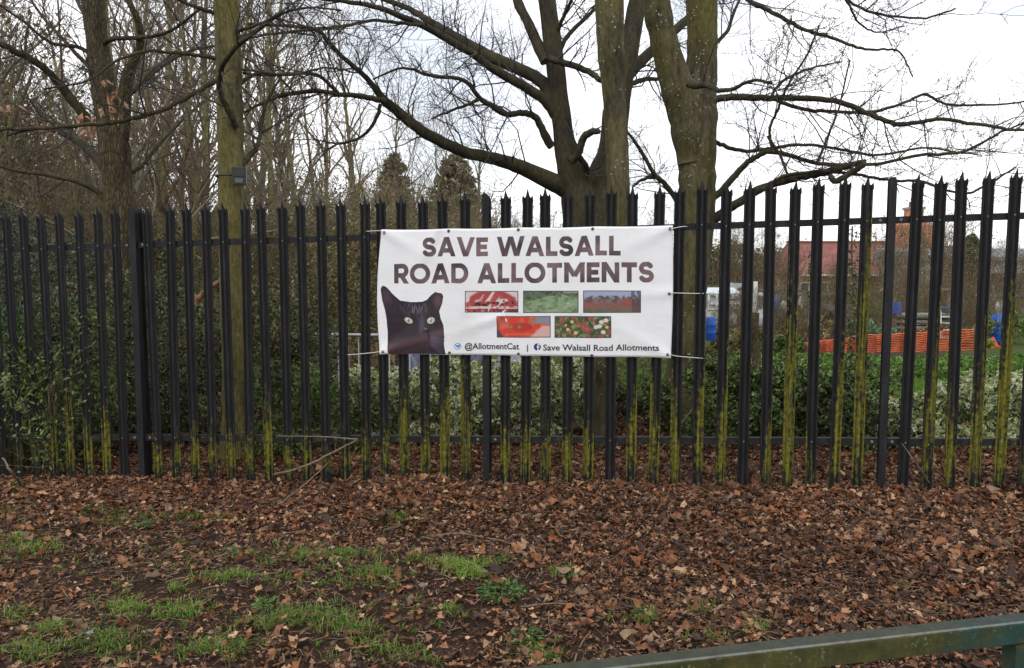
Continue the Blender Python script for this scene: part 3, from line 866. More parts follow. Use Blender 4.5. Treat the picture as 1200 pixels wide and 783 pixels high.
# eyelets and ties
def eyelet(px, py):
    u, v = px2uv(px, py)
    c0 = bsurf(np.array(float(u)), np.array(float(v)), np.array(0.002))
    mb = MB(); t1 = np.array([FD[0], FD[1], 0]); a = np.linspace(0, 2 * math.pi, 13)[:-1]
    ring = [c0 + 0.0085 * (math.cos(q) * t1 + math.sin(q) * np.array([0, 0, 1])) for q in a]
    P = np.array(ring + ring[:2])
    mb.tube(P, 0.0032, 6, cap=False)
    mb.add([c0 + 0.008 * (math.cos(q) * t1 + math.sin(q) * np.array([0, 0, 1])) for q in a[::2]], [tuple(range(6))])
    on_banner(mb, 'eyelet', M['dark_metal'])
for p in ((451, 273), (785.5, 268.5), (782.5, 415), (449.5, 411.5), (529, 271), (612, 269.5), (698, 268.5), (530, 413), (612, 414.5), (697, 416.3), (784.5, 343.5)): eyelet(*p)
def tie(pts):
    P = []
    for px, py, off in pts: P.append(on_fence(px, py, off))
    mb = MB().tube(spline(P, 4), 0.0026, 6)
    on_banner(mb, 'cable_tie', M['white_plastic'], True)
tie([(451, 273, .045), (445, 270.5, .04), (433, 271, .022), (428, 271, -.02)])
tie([(785.5, 268.5, .045), (792, 267, .036), (801, 265.5, .026), (806, 266, -.02)])
tie([(784.5, 343.5, .05), (795, 343.5, .036), (814, 344, .024), (824, 344, .012), (827, 344, -.02)])
tie([(449.5, 411.5, .05), (435, 413.5, .034), (414, 415.5, .022), (403, 416, -.02)])
tie([(782.5, 415, .05), (794, 417.5, .036), (811, 419, .024), (823, 420, .01), (826, 420, -.02)])

# ------------------------------------------------------------------ branches and twigs
def kids(r, P, R, n, L, ang=(35, 70), n_pts=5, up=0.15, wob=0.22, rmax=0.012, rmin=0.002, lo=0.15, rel=0.55):
    """n children for each of the parent tubes P (T,k,3)"""
    T, k, _ = P.shape
    idx = np.repeat(np.arange(T), n); m = len(idx)
    if m == 0: return np.zeros((0, n_pts, 3)), np.zeros((0, n_pts))
    t = (lo + (1 - lo) * r.random(m)) * (k - 1)
    i = np.clip(t.astype(int), 0, k - 2); f = (t - i)[:, None]
    p = P[idx, i] * (1 - f) + P[idx, i + 1] * f
    d = P[idx, i + 1] - P[idx, i]; d /= np.linalg.norm(d, axis=1, keepdims=True) + 1e-9
    pr = R[idx, i] * (1 - f[:, 0]) + R[idx, i + 1] * f[:, 0]
    q = r.normal(size=(m, 3)); q -= (q * d).sum(1, keepdims=True) * d; q /= np.linalg.norm(q, axis=1, keepdims=True) + 1e-9
    a = np.radians(r.uniform(*ang, m))[:, None]
    dr = d * np.cos(a) + q * np.sin(a); dr[:, 2] += up
    ln = r.uniform(L[0], L[1], m) * (1.1 - 0.5 * t / (k - 1))
    out = np.zeros((m, n_pts, 3)); out[:, 0] = p
    for j in range(1, n_pts):
        dr = dr + r.normal(size=(m, 3)) * wob; dr[:, 2] += up * 0.25
        dr /= np.linalg.norm(dr, axis=1, keepdims=True)
        out[:, j] = out[:, j - 1] + dr * (ln / (n_pts - 1))[:, None]
    r0 = np.clip(pr * rel, rmin * 1.2, rmax)
    rad = r0[:, None] * np.linspace(1, 0.3, n_pts)[None] ; rad = np.maximum(rad, rmin)
    return out, rad

def resamp(P, R, k=9):
    P, R = np.asarray(P), np.asarray(R)
    s = np.linspace(0, len(P) - 1, k); i = np.clip(s.astype(int), 0, len(P) - 2); f = s - i
    return P[i] * (1 - f[:, None]) + P[i + 1] * f[:, None], R[i] * (1 - f) + R[i + 1] * f

def traced(name, label, Y, trunks, limbs, mat, limb_mat, twig_levels, seed, group=None, twig_mat=None, dead=None):
    """a tree whose stems and limbs follow the photographed ones, at its own distance, round and tapered, with 3-D twigs"""
    r = rng(seed)
    b0 = trunks[0][0][0]
    base = at(b0[0], b0[1], Y); base[2] = gz(base[0])
    root = thing(name, label, 'tree', base, group)
    def path(pts, dy):
        P = []
        n = len(pts)
        for i, (x, y, w) in enumerate(pts):
            P.append(np.append(at(x, y, Y + dy[0] + (dy[1] - dy[0]) * (i / max(1, n - 1)) ** 1.3), width_at(w, Y + dy[0]) / 2))
        Q = spline(np.array(P), 5)
        return Q[:, :3] - base, np.maximum(Q[:, 3], 0.0015)
    for pts, dy in trunks:
        P, Rr = path(pts, dy)
        Rr = Rr * (1 + 0.03 * r.normal(size=len(Rr)))
        MB().tube(P, Rr, 16).build('trunk', mat, root, True)
    par = []
    for pts, dy in limbs:
        P, Rr = path(pts, dy)
        P = P + r.normal(size=P.shape) * 0.003
        Rr = np.where(Rr < width_at(5, Y), Rr * .88, Rr)
        MB().tube(P, Rr, 9).build('branch', limb_mat, root, True)
        par.append((P, Rr))
    mb = MB()
    if par and twig_levels:
        PP, RR = zip(*[resamp(p, q, 11) for p, q in par]); PP, RR = np.array(PP), np.array(RR)
        lens = np.linalg.norm(np.diff(PP, axis=1), axis=2).sum(1)
        cur = None
        acc = []
        for li, (dens, L, rm) in enumerate(twig_levels):
            if li == 0:
                outP, outR = [], []
                for p, q, l in zip(PP, RR, lens):
                    o, s = kids(r, p[None], q[None], max(1, int(dens * l)), L, rmax=rm)
                    outP.append(o); outR.append(s)
                o, s = np.concatenate(outP), np.concatenate(outR)
            else:
                o, s = kids(r, cur[0], cur[1], int(dens), L, rmax=rm, lo=0.1)
            acc.append((o, s)); cur = (o, s)
        for li, (o, s) in enumerate(acc):
            V, F = tubes(o, s, 5 if li == 0 else 3); mb.add(V, F)
        mb.build('twigs', twig_mat or M['twig'], root, True)
    if dead:
        return root, base
    return root

T3 = [(7, (0.35, 1.1), 0.010), (5, (0.2, 0.6), 0.0055), (3, (0.08, 0.28), 0.003)]
T3b = [(5.5, (0.35, 1.2), 0.008), (4, (0.2, 0.6), 0.0045), (3, (0.08, 0.28), 0.0026)]
# tree C: the many-stemmed tree behind the banner
traced('spreading_tree', 'dark many stemmed bare tree behind the banner with a long bough reaching left', 9.0,
  [([(694, 470, 60), (694, 400, 58), (694, 330, 62), (692, 270, 66), (676, 222, 40), (664, 180, 28), (657, 130, 22), (650, 70, 21), (641, 0, 20), (632, -70, 18)], (0, 0)),
   ([(700, 330, 50), (706, 262, 52), (714, 215, 40), (719, 170, 30), (729, 100, 24), (738, 55, 22), (747, 0, 20), (757, -60, 18)], (0, .3)),
   ([(698, 290, 44), (695, 240, 40), (700, 205, 24), (712, 175, 22), (716, 130, 20)], (0.1, .5)),
   ([(640, 72, 14), (630, 52, 13), (618, 25, 11), (606, 0, 11), (598, -40, 9)], (0, .3))],
  [([(676, 228, 24), (650, 214, 22), (622, 201, 18), (600, 192, 16), (575, 185, 14), (545, 178, 13), (515, 165, 12.5), (490, 150, 12), (465, 130, 11), (450, 118, 10), (430, 92, 6.5), (405, 70, 5.5), (385, 50, 5), (370, 35, 4.5), (330, 30, 3.5), (290, 28, 2.5)], (0, -1.4)),
   ([(452, 119, 8), (425, 113, 7), (400, 111, 6), (370, 107, 5.5), (330, 112, 5), (300, 125, 3.5), (262, 142, 2.5)], (-.9, -2)),
   ([(446, 122, 5), (441, 138, 5), (426, 158, 4), (400, 168, 3.5), (375, 165, 2)], (-.9, -.6)),
   ([(396, 109, 5), (372, 88, 4.5), (345, 86, 4), (318, 88, 3.5), (285, 86, 2.5)], (-1.2, -2.2)),
   ([(648, 128, 15), (636, 97, 15), (610, 82, 14), (585, 71, 14), (565, 61, 13.5), (530, 41, 11), (505, 26, 9.5), (479, 10, 8), (440, -4, 6), (400, -20, 4)], (0, 1.2)),
   ([(654, 140, 12), (638, 118, 12), (612, 100, 11), (580, 82, 10), (555, 64, 9.5), (523, 45, 9), (491, 28, 8), (444, 9, 6), (412, 3, 5), (377, -1, 4)], (0, -1.2)),
   ([(495, 30, 5), (470, 27, 4.5), (437, 24, 4), (405, 30, 4), (380, 33, 3.5), (332, 38, 3), (280, 46, 2)], (-.8, -1.8)),
   ([(646, 172, 10), (638, 158, 10), (628, 138, 9), (612, 132, 8), (594, 134, 7.5), (576, 124, 7), (562, 115, 6), (543, 94, 5), (504, 89, 4), (472, 80, 3), (437, 93, 2)], (0, -1.0)),
   ([(560, 117, 5), (545, 124, 4), (528, 130, 3.5), (505, 139, 2)], (-.8, -.2)),
   ([(642, 68, 9), (662, 74, 8.5), (685, 82, 8), (706, 95, 7)], (-.3, -.6)),
   ([(655, 62, 6), (665, 42, 6), (682, 25, 5.5), (700, 8, 4.5), (720, -18, 3.5)], (0, .6)),
   ([(651, 45, 5), (658, 25, 5), (670, 0, 4), (680, -25, 3)], (0, -.6)),
   ([(728, 105, 15), (733, 93, 15), (748, 75, 14), (770, 54, 12), (800, 28, 11), (840, -4, 9), (870, -30, 7)], (.2, 1.6)),
   ([(727, 112, 7), (738, 100, 7), (755, 93, 6.5), (775, 92, 5), (800, 80, 4)], (.2, 1.5)),
   ([(668, 190, 11), (678, 180, 10), (683, 163, 10), (693, 155, 9), (702, 154, 7)], (-.3, -.5)),
   ([(676, 222, 8), (688, 200, 8), (680, 185, 7)], (.1, -.3))],
  M['bark_dark'], M['bark_dark'], T3, 11)
# tree D: straight trunk right behind the banner
traced('slim_tree', 'straight slim grey green trunk rising right behind the banner top edge', 6.62,
  [([(702, 560, 34), (703, 535, 28), (706, 450, 26), (713, 350, 26), (724, 250, 27), (724, 200, 27), (722, 150, 27), (719, 100, 28), (716, 60, 31), (714, 0, 33), (712, -90, 32)], (0, .1))],
  [], M['bark_grey'], M['bark_dark'], None, 12)
# tree E: forked trunk right of the banner
traced('forked_tree', 'broad forked trunk with grey green bark just right of the banner', 7.6,
  [([(790, 512, 58), (794, 495, 46), (799, 450, 40), (805, 380, 39), (813, 290, 41), (817, 230, 42), (816, 180, 45), (815, 140, 50), (818, 112, 44), (822, 80, 36), (823, 40, 34), (822, 0, 35), (820, -90, 33)], (0, .1)),
   ([(812, 190, 34), (806, 150, 40), (797, 112, 40), (786, 78, 34), (776, 40, 31), (769, 0, 31), (762, -80, 30)], (0, -.2))],
  [([(826, 126, 11), (840, 116, 9.5), (870, 114, 9), (900, 115, 8), (940, 115, 7.5), (977, 118, 7), (1012, 131, 6.5), (1032, 139, 6), (1053, 146, 6), (1078, 143, 5), (1104, 140, 4.5), (1155, 147, 4), (1200, 153, 3), (1240, 150, 2)], (0, -1.0)),
   ([(905, 116, 5), (925, 123, 5), (948, 129, 5), (985, 131, 4.5), (1018, 132, 4.5), (1053, 123, 4), (1082, 111, 4), (1100, 119, 3.5), (1117, 123, 3.5), (1165, 123, 3), (1200, 119, 2.5), (1230, 110, 2)], (-.3, .8)),
   ([(838, 166, 6), (855, 174, 5.5), (876, 177, 5), (900, 175, 5), (930, 170, 4.5), (960, 171, 4), (1000, 178, 4), (1025, 182, 3.5), (1060, 177, 3.5), (1085, 173, 3), (1120, 178, 2.5), (1150, 182, 2)], (0, 1.2)),
   ([(834, 234, 10), (850, 219, 9), (871, 195, 8), (885, 185, 7), (900, 178, 6.5), (932, 184, 5.5), (960, 192, 5), (1015, 193, 4.5), (1040, 190, 4), (1078, 182, 4), (1130, 177, 3.5), (1174, 155, 2.5), (1210, 140, 2)], (0, -.8)),
   ([(834, 260, 12), (850, 247, 10.5), (870, 235, 10), (890, 222, 10), (920, 212, 9.5), (950, 205, 9.5), (975, 200, 9), (998, 193, 7), (1014, 189, 5)], (0, -.9)),
   ([(972, 207, 7), (980, 212, 8), (992, 206, 8), (1003, 199, 8), (1014, 191, 7.5)], (-.85, -1.0)),
   ([(895, 221, 5), (908, 212, 5), (925, 205, 4.5), (963, 201, 4), (1002, 204, 4), (1040, 211, 3.5), (1080, 213, 3.5), (1110, 223, 3), (1135, 226, 3), (1160, 214, 2.5), (1190, 196, 2)], (-.4, -1.4)),
   ([(800, 250, 8), (791, 232, 7), (778, 215, 6.5), (766, 203, 5.5), (748, 172, 4.5), (734, 153, 3)], (0, -.4)),
   ([(785, 222, 5), (770, 209, 4.5), (752, 211, 4), (741, 220, 2.5)], (-.1, .4)),
   ([(806, 98, 9), (815, 101, 8), (828, 100, 7), (842, 106, 6), (858, 105, 5), (880, 95, 4), (905, 97, 3)], (-.35, -1.2)),
   ([(838, -40, 8), (862, -14, 7), (880, 2, 6), (900, 12, 5.5), (926, 26, 5), (945, 36, 4.5), (968, 42, 4), (1000, 54, 3.5), (1018, 58, 3), (1045, 58, 2.5), (1057, 64, 2), (1070, 90, 1.5)], (0, -1)),
   ([(960, -30, 4), (990, -2, 3.5), (1015, 12, 3.5), (1040, 18, 3), (1085, 21, 2.5), (1120, 10, 2)], (0, -.5)),
   ([(980, -20, 3), (996, 8, 3), (1008, 28, 2.5), (1030, 38, 2), (1060, 30, 1.5)], (-.6, -.2)),
   ([(902, 118, 4), (912, 100, 4), (930, 88, 3.5), (950, 80, 3), (985, 73, 2)], (-.2, .6)),
   ([(905, 175, 4), (902, 150, 3.5), (912, 128, 3.5), (920, 105, 3), (945, 65, 2.5), (960, 30, 2)], (-.2, -.8)),
   ([(958, 192, 4), (966, 170, 3.5), (978, 140, 3), (985, 120, 2.5), (996, 70, 2)], (-.5, -.3)),
   ([(900, 160, 4), (915, 185, 3.5), (925, 212, 3)], (-.3, -.5)),
   ([(826, 60, 6), (850, 40, 5), (862, 10, 4), (880, -30, 3)], (0, .8))],
  M['bark_grey'], M['bark_dark'], [(6.5, (0.25, 1.0), 0.0066), (4, (0.15, 0.5), 0.0042), (3, (0.06, 0.24), 0.0027)], 13)
# tree A: greenish trunk left of the middle
ta, base_a = traced('algae_tree', 'yellow green slim trunk with a black box strapped to it', 6.62,
  [([(277, 552, 58), (277, 535, 43), (277, 500, 34), (276, 440, 30), (274, 380, 30), (272, 300, 29), (271, 240, 29), (270, 150, 29), (268, 80, 28), (265, 0, 28), (262, -90, 27)], (0, 0))],
  [([(277, 150, 9), (272, 138, 8), (262, 118, 7.5), (257, 98, 7), (261, 78, 6.5), (272, 60, 6), (300, 36, 5), (330, 14, 4)], (-.1, -.9)),
   ([(258, 92, 7), (246, 98, 6.5), (230, 108, 6), (210, 119, 6), (192, 128, 6), (168, 136, 5.5), (144, 142, 5), (120, 145, 5), (96, 147, 4.5), (50, 150, 4), (0, 152, 3.5), (-30, 150, 3)], (-.15, -1.2)),
   ([(284, 193, 7), (297, 178, 6.5), (304, 164, 6), (306, 150, 5), (312, 120, 4), (330, 90, 3)], (0, .6)),
   ([(266, 70, 6), (245, 67, 5), (223, 64, 4.5), (195, 61, 4), (172, 60, 3.5), (140, 70, 3), (100, 96, 2.5), (50, 104, 2)], (0, -1)),
   ([(262, 20, 6), (235, 10, 5), (210, 0, 4), (180, -20, 3)], (0, -.5)),
   ([(270, 110, 5), (300, 86, 4.5), (340, 88, 3.5), (380, 80, 3), (420, 85, 2)], (0, .8)),
   ([(268, 40, 5), (300, 30, 4), (350, 10, 3), (400, 12, 2)], (0, -.6))],
  M['bark_green'], M['bark_dark'], T3b, 14, dead=True)
# tree B: oak
tb, base_b = traced('oak_tree', 'thick furrowed brown oak trunk behind the fence near the left', 9.4,
  [([(147, 440, 50), (146, 380, 40), (145, 320, 37), (142, 260, 35), (138, 220, 33), (133, 165, 33), (127, 130, 30), (120, 96, 26), (114, 50, 24), (109, 0, 24), (103, -80, 22)], (0, 0)),
   ([(140, 175, 18), (145, 135, 15), (147, 105, 14), (151, 85, 13), (160, 65, 9), (165, 45, 8), (160, 20, 7), (148, -5, 6), (140, -40, 5)], (0, -.4))],
  [([(104, 142, 11), (96, 132, 11), (82, 114, 10.5), (70, 99, 10), (58, 86, 9.5), (48, 77, 9), (33, 67, 8.5), (19, 61, 8), (0, 51, 7.5), (-40, 40, 6)], (0, -.8)),
   ([(126, 200, 12), (112, 184, 11), (96, 169, 10), (73, 156, 8), (45, 150, 6), (10, 158, 4)], (0, .7)),
   ([(128, 240, 8), (112, 223, 7), (93, 214, 6), (60, 206, 5), (20, 200, 4), (-20, 190, 3)], (0, -.5)),
   ([(120, 92, 8), (100, 74, 6), (70, 42, 5), (50, 20, 4), (30, -10, 3)], (0, .8)),
   ([(145, 118, 7), (165, 98, 6), (190, 78, 5), (222, 60, 4), (260, 52, 3)], (0, .9)),
   ([(116, 54, 7), (135, 45, 6), (165, 44, 5), (200, 36, 4), (235, 10, 3)], (0, -.8)),
   ([(118, 70, 6), (90, 55, 5), (60, 50, 4), (20, 20, 3), (-10, 0, 2)], (0, -.8)),
   ([(140, 210, 6), (165, 195, 5), (190, 165, 4), (215, 140, 3)], (0, .6)),
   ([(112, 30, 6), (95, 10, 5), (80, -20, 4)], (0, .5))],
  M['bark_oak'], M['bark_dark'], T3b, 15, dead=True)

# dead oak leaves hanging on
def leaf_fan(r, centres, length, width, col, colv, spread=None, droop=0.0, edge=None, norm_up=0.0, curl=0.25):
    """one small bent leaf at each centre: base, left, tip, right and a midrib point"""
    n = len(centres)
    d = r.normal(size=(n, 3)); d[:, 2] -= droop; d /= np.linalg.norm(d, axis=1, keepdims=True)
    if spread is not None:
        d = d * 0.6 + spread; d /= np.linalg.norm(d, axis=1, keepdims=True)
    q = r.normal(size=(n, 3)); q[:, 2] += norm_up
    s = np.cross(d, q); s /= np.linalg.norm(s, axis=1, keepdims=True) + 1e-9
    nn = np.cross(s, d)
    L = (length * r.uniform(.6, 1.25, n))[:, None]; W = (width * r.uniform(.7, 1.25, n))[:, None]
    c = np.asarray(centres)
    base, tip = c - d * L * .5, c + d * L * .5 - nn * L * curl * r.uniform(0, 1, (n, 1))
    mid = c - nn * W * curl
    le, ri = c - d * L * .05 + s * W * .5, c - d * L * .05 - s * W * .5
    V = np.stack([base, ri, tip, le, mid], 1).reshape(-1, 3)
    k = np.arange(n)[:, None, None] * 5
    F = (k + np.array([[0, 1, 4], [1, 2, 4], [2, 3, 4], [3, 0, 4]])[None]).reshape(-1, 3)
    col = np.asarray(col)
    pick = col[r.integers(0, len(col), n)] * (1 + r.normal(size=(n, 1)) * colv)
    C = np.repeat(np.clip(pick, 0.004, .9)[:, None, :], 5, axis=1)
    if edge is not None:
        e = np.asarray(edge)[r.integers(0, len(edge), n)]
        yes = (r.random(n) < 0.75)[:, None, None]
        E2 = np.repeat(e[:, None, :], 4, axis=1)
        C[:, :4] = np.where(yes, E2, C[:, :4])
    return V, F, C.reshape(-1, 3)
r = rng(20)
BROWN = [lin(160, 122, 96), lin(178, 138, 110), lin(138, 102, 78), lin(188, 152, 124)]
for i, (px, py, w, hh_) in enumerate(((105, 150, 16, 26), (133, 125, 12, 34), (52, 150, 12, 12), (18, 133, 16, 12))):
    c0 = at(px, py, 6.0) - base_a
    n = 26 if i < 2 else 12
    cs = c0 + r.normal(size=(n, 3)) * np.array([width_at(w, 6) / 3, .05, width_at(hh_, 6) / 3.4])
    V, F, C = leaf_fan(r, cs, .085, .034, BROWN, .15, droop=1.6)
    MB().add(V, F, C).build('dead_leaf_cluster', M['dead_leaf'], ta)
# black box on the trunk
p = at(281, 207, 6.46)
box = thing('trunk_box', 'small black box strapped to the yellow green trunk above the fence', 'box', p, rotz=0.2)
MB().box((-.055, -.045, -.07), (.055, .03, .07)).build('body', M['black_plastic'], box)
MB().box((-.046, -.053, -.002), (.046, -.0455, .058)).build('front_panel', M['black_plastic'], box)
MB().box((-.03, -.053, -.055), (.03, -.0455, -.02)).build('front_panel', M['glass_dark'], box)
MB().tube([(-.03 + .115 * math.cos(a) - .06, .10 + .115 * math.sin(a), .01) for a in np.linspace(0, 2 * math.pi, 25)], .008, 6).build('strap', M['black_plastic'], box)

# ------------------------------------------------------------------ bare woodland behind the left of the fence
def bare_tree_proto(seed, H, r0, nb, lean=0.04, multi=1, name='bare_tree', ang=(25, 50), dens=1.0, bmat='bark_thin', tmat='twig_pale', low=0.12):
    r = rng(seed)
    root = thing(name, 'bare tree', 'tree')
    tr = MB(); Ps, Rs = [], []
    for s in range(multi):
        n = 14; d = np.array([r.normal() * .12 * (multi > 1), r.normal() * .12 * (multi > 1), 1.0]); p = np.array([r.normal() * .12 * (multi > 1), r.normal() * .12 * (multi > 1), -.1]); P = []
        for j in range(n):
            P.append(p.copy()); d = d + r.normal(size=3) * lean; d[2] = abs(d[2]); d /= np.linalg.norm(d); p = p + d * H * r.uniform(.85, 1) / (n - 1)
        P = np.array(P); Rr = r0 * (1 if s == 0 else r.uniform(.5, .9)) * np.linspace(1.15, .18, n)
        tr.tube(spline(P, 2), np.interp(np.linspace(0, 1, 2 * n - 1), np.linspace(0, 1, n), Rr), 8)
        Ps.append(P); Rs.append(Rr)
    tr.build('trunk', M[bmat], root, True)
    Ps, Rs = np.array(Ps), np.array(Rs)
    tw = MB()
    b1, q1 = kids(r, Ps, Rs, int(nb * dens), (H * .14, H * .34), ang, 6, .18, .16, r0 * .5, .006, low)
    b2, q2 = kids(r, b1, q1, 5, (H * .06, H * .16), (25, 60), 5, .1, .2, .010, .004, .12)
    b3, q3 = kids(r, b2, q2, 3, (H * .03, H * .08), (25, 60), 4, .06, .22, .006, .003, .1)
    for bb, qq, k in ((b1, q1, 5), (b2, q2, 3), (b3, q3, 3)):
        V, F = tubes(bb, qq, k); tw.add(V, F)
    tw.build('crown', M[tmat], root, True)
    return root
P1 = bare_tree_proto(31, 10, .085, 30, tmat='twig_brown')
P2 = bare_tree_proto(32, 11, .07, 24, lean=.03)
P3 = bare_tree_proto(33, 8, .06, 26, multi=3, lean=.05, tmat='twig_brown')
P4 = bare_tree_proto(34, 12, .12, 30, lean=.03)
# (px at its foot, distance, prototype, turn, scale)
WOOD = [(168, 12, P2, 0, 1, 'pale'), (182, 15, P1, 1, 1, ''), (208, 13, P3, 2, 1, ''), (20, 15, P3, 5, 1.1, ''), 
        (-30, 14, P4, 1.5, 1, ''), (240, 20, P4, 2.5, 1, ''), (312, 18, P2, 3.5, 1, ''), (342, 22, P1, 4.5, 1.1, ''), (362, 21, P2, 5.5, 1.1, ''), (300, 25, P4, 1.2, 1.1, ''), (385, 26, P1, 2.2, 1.1, ''),
        (420, 30, P4, 3.2, 1, ''), (200, 24, P4, 4.2, 1.2, ''), (-10, 22, P4, 2.9, 1.1, ''), (150, 31, P4, 1.8, 1.3, ''),
        (330, 33, P4, 3.8, 1.2, ''), (0, 33, P4, 4.8, 1.4, ''), (230, 36, P4, 5.8, 1.4, ''), (375, 36, P2, 4.4, 1.4, ''), (455, 38, P1, 1.1, 1.2, ''), (-60, 26, P1, 3.3, 1.3, ''), (290, 40, P4, 2.4, 1.5, ''), (100, 42, P4, 3.9, 1.5, ''), (40, 45, P4, 5.1, 1.5, ''), (498, 29, P3, 1.1, 1.0, ''), (562, 31, P1, 2.1, .85, ''), (440, 27, P3, 3.0, .95, ''), (150, 27, P3, 2.0, 1.6, '')]
seen = set()
for px, Yd, pr, rot, sc_, note in WOOD:
    q = at(px, 330, Yd); loc = (q[0], Yd, float(gz(q[0])))
    lab = 'slender bare tree among the thicket of twigs behind the left half of the fence'
    if pr not in seen:
        seen.add(pr); pr.location = loc; pr.rotation_euler = (0, 0, rot); pr.scale = (sc_,) * 3
        tag(pr, lab, 'tree', 'bare trees of the thicket')
    else:
        dup(pr, loc, rot, sc_, lab, 'bare trees of the thicket')

# brown twiggy shrubs: the thicket's understorey
def twig_shrub(seed, H, n, mat='twig_pale', leaves=0, leafcol=None, label='', name='twiggy_shrub'):
    r = rng(seed)
    root = thing(name, label, 'shrub')
    a = r.uniform(0, 2 * math.pi, n); lean = r.uniform(.05, .55, n)
    P = np.zeros((n, 6, 3)); P[:, 0, :2] = r.normal(size=(n, 2)) * .12 * H
    d = np.stack([np.cos(a) * lean, np.sin(a) * lean, np.ones(n)], 1)
    for j in range(1, 6):
        d = d + r.normal(size=d.shape) * .1; d /= np.linalg.norm(d, axis=1, keepdims=True)
        P[:, j] = P[:, j - 1] + d * (H * r.uniform(.6, 1.05, n) / 5)[:, None]
    Rr = np.full((n, 1), .013) * np.linspace(1, .35, 6)[None]
    st = MB(); V, F = tubes(P, Rr, 4); st.add(V, F); st.build('stems', M['bark_thin'], root, True)
    tw = MB()
    b1, q1 = kids(r, P, Rr, 9, (H * .12, H * .35), (20, 60), 5, .12, .2, .007, .003, .15)
    b2, q2 = kids(r, b1, q1, 6, (H * .06, H * .16), (25, 65), 4, .06, .25, .004, .0025, .1)
    for bb, qq in ((b1, q1), (b2, q2)):
        V, F = tubes(bb, qq, 3); tw.add(V, F)
    tw.build('twigs', M[mat], root, True)
    if leaves:
        idx = r.integers(0, len(b2), leaves)
        cs = b2[idx, r.integers(1, 4, leaves)] + r.normal(size=(leaves, 3)) * .03
        V, F, C = leaf_fan(r, cs, .07, .04, leafcol, .25, droop=.3)
        MB().add(V, F, C).build('foliage', M['leaf_matt'], root)
    return root
SB = [lin(142, 118, 92), lin(160, 134, 106), lin(122, 108, 76), lin(138, 130, 84)]
SG = [lin(112, 112, 66), lin(96, 102, 60), lin(130, 126, 84), lin(140, 124, 88)]
S1 = twig_shrub(41, 4.2, 34, leaves=3000, leafcol=SB)
S2 = twig_shrub(42, 3.4, 30, leaves=3000, leafcol=SG)
S3 = twig_shrub(43, 3.8, 34, mat='twig_brown')
first = set()
SHR = [(15, 15, S1, 5.1, 1.75), (70, 19, S1, 2.7, 1.8), (-25, 20, S2, .4, 2.0), (330, 15, S2, 0, 1), (380, 17, S1, 1, 1), (425, 16, S2, 2, 1), (460, 19, S1, 4, 1), (505, 20, S2, 5, 1), (545, 22, S1, .5, 1), (580, 26, S3, 1.5, 1), (350, 24, S1, 2.5, 1.2), (420, 25, S1, 4.5, 1.2),
       (30, 14, S1, .3, 1), (75, 12.5, S3, 1.3, 1), (10, 18, S1, 2.3, 1.3), (200, 17, S1, 4.3, 1.1), (235, 15, S3, .7, 1), (55, 22, S1, 1.7, 1.4), (610, 24, S3, 2.7, 1.0), (640, 23, S3, 3.1, .9), (490, 27, S1, 3.7, 1.2), (130, 27, S1, 5.7, 1.4), (-20, 16, S1, 1.9, 1.3), (530, 29, S1, 2.2, 1.2), (575, 30, S2, 4.1, .9)]
for px, Yd, pr, rot, sc_ in SHR:
    q = at(px, 330, Yd); loc = (q[0], Yd, float(gz(q[0])))
    lab = 'brown twiggy shrub crowding the thicket behind the left half of the fence'
    if pr not in first:
        first.add(pr); pr.location = loc; pr.rotation_euler = (0, 0, rot); pr.scale = (sc_,) * 3; tag(pr, lab, 'shrub', 'twiggy shrubs of the thicket')
    else: dup(pr, loc, rot, sc_, lab, 'twiggy shrubs of the thicket')

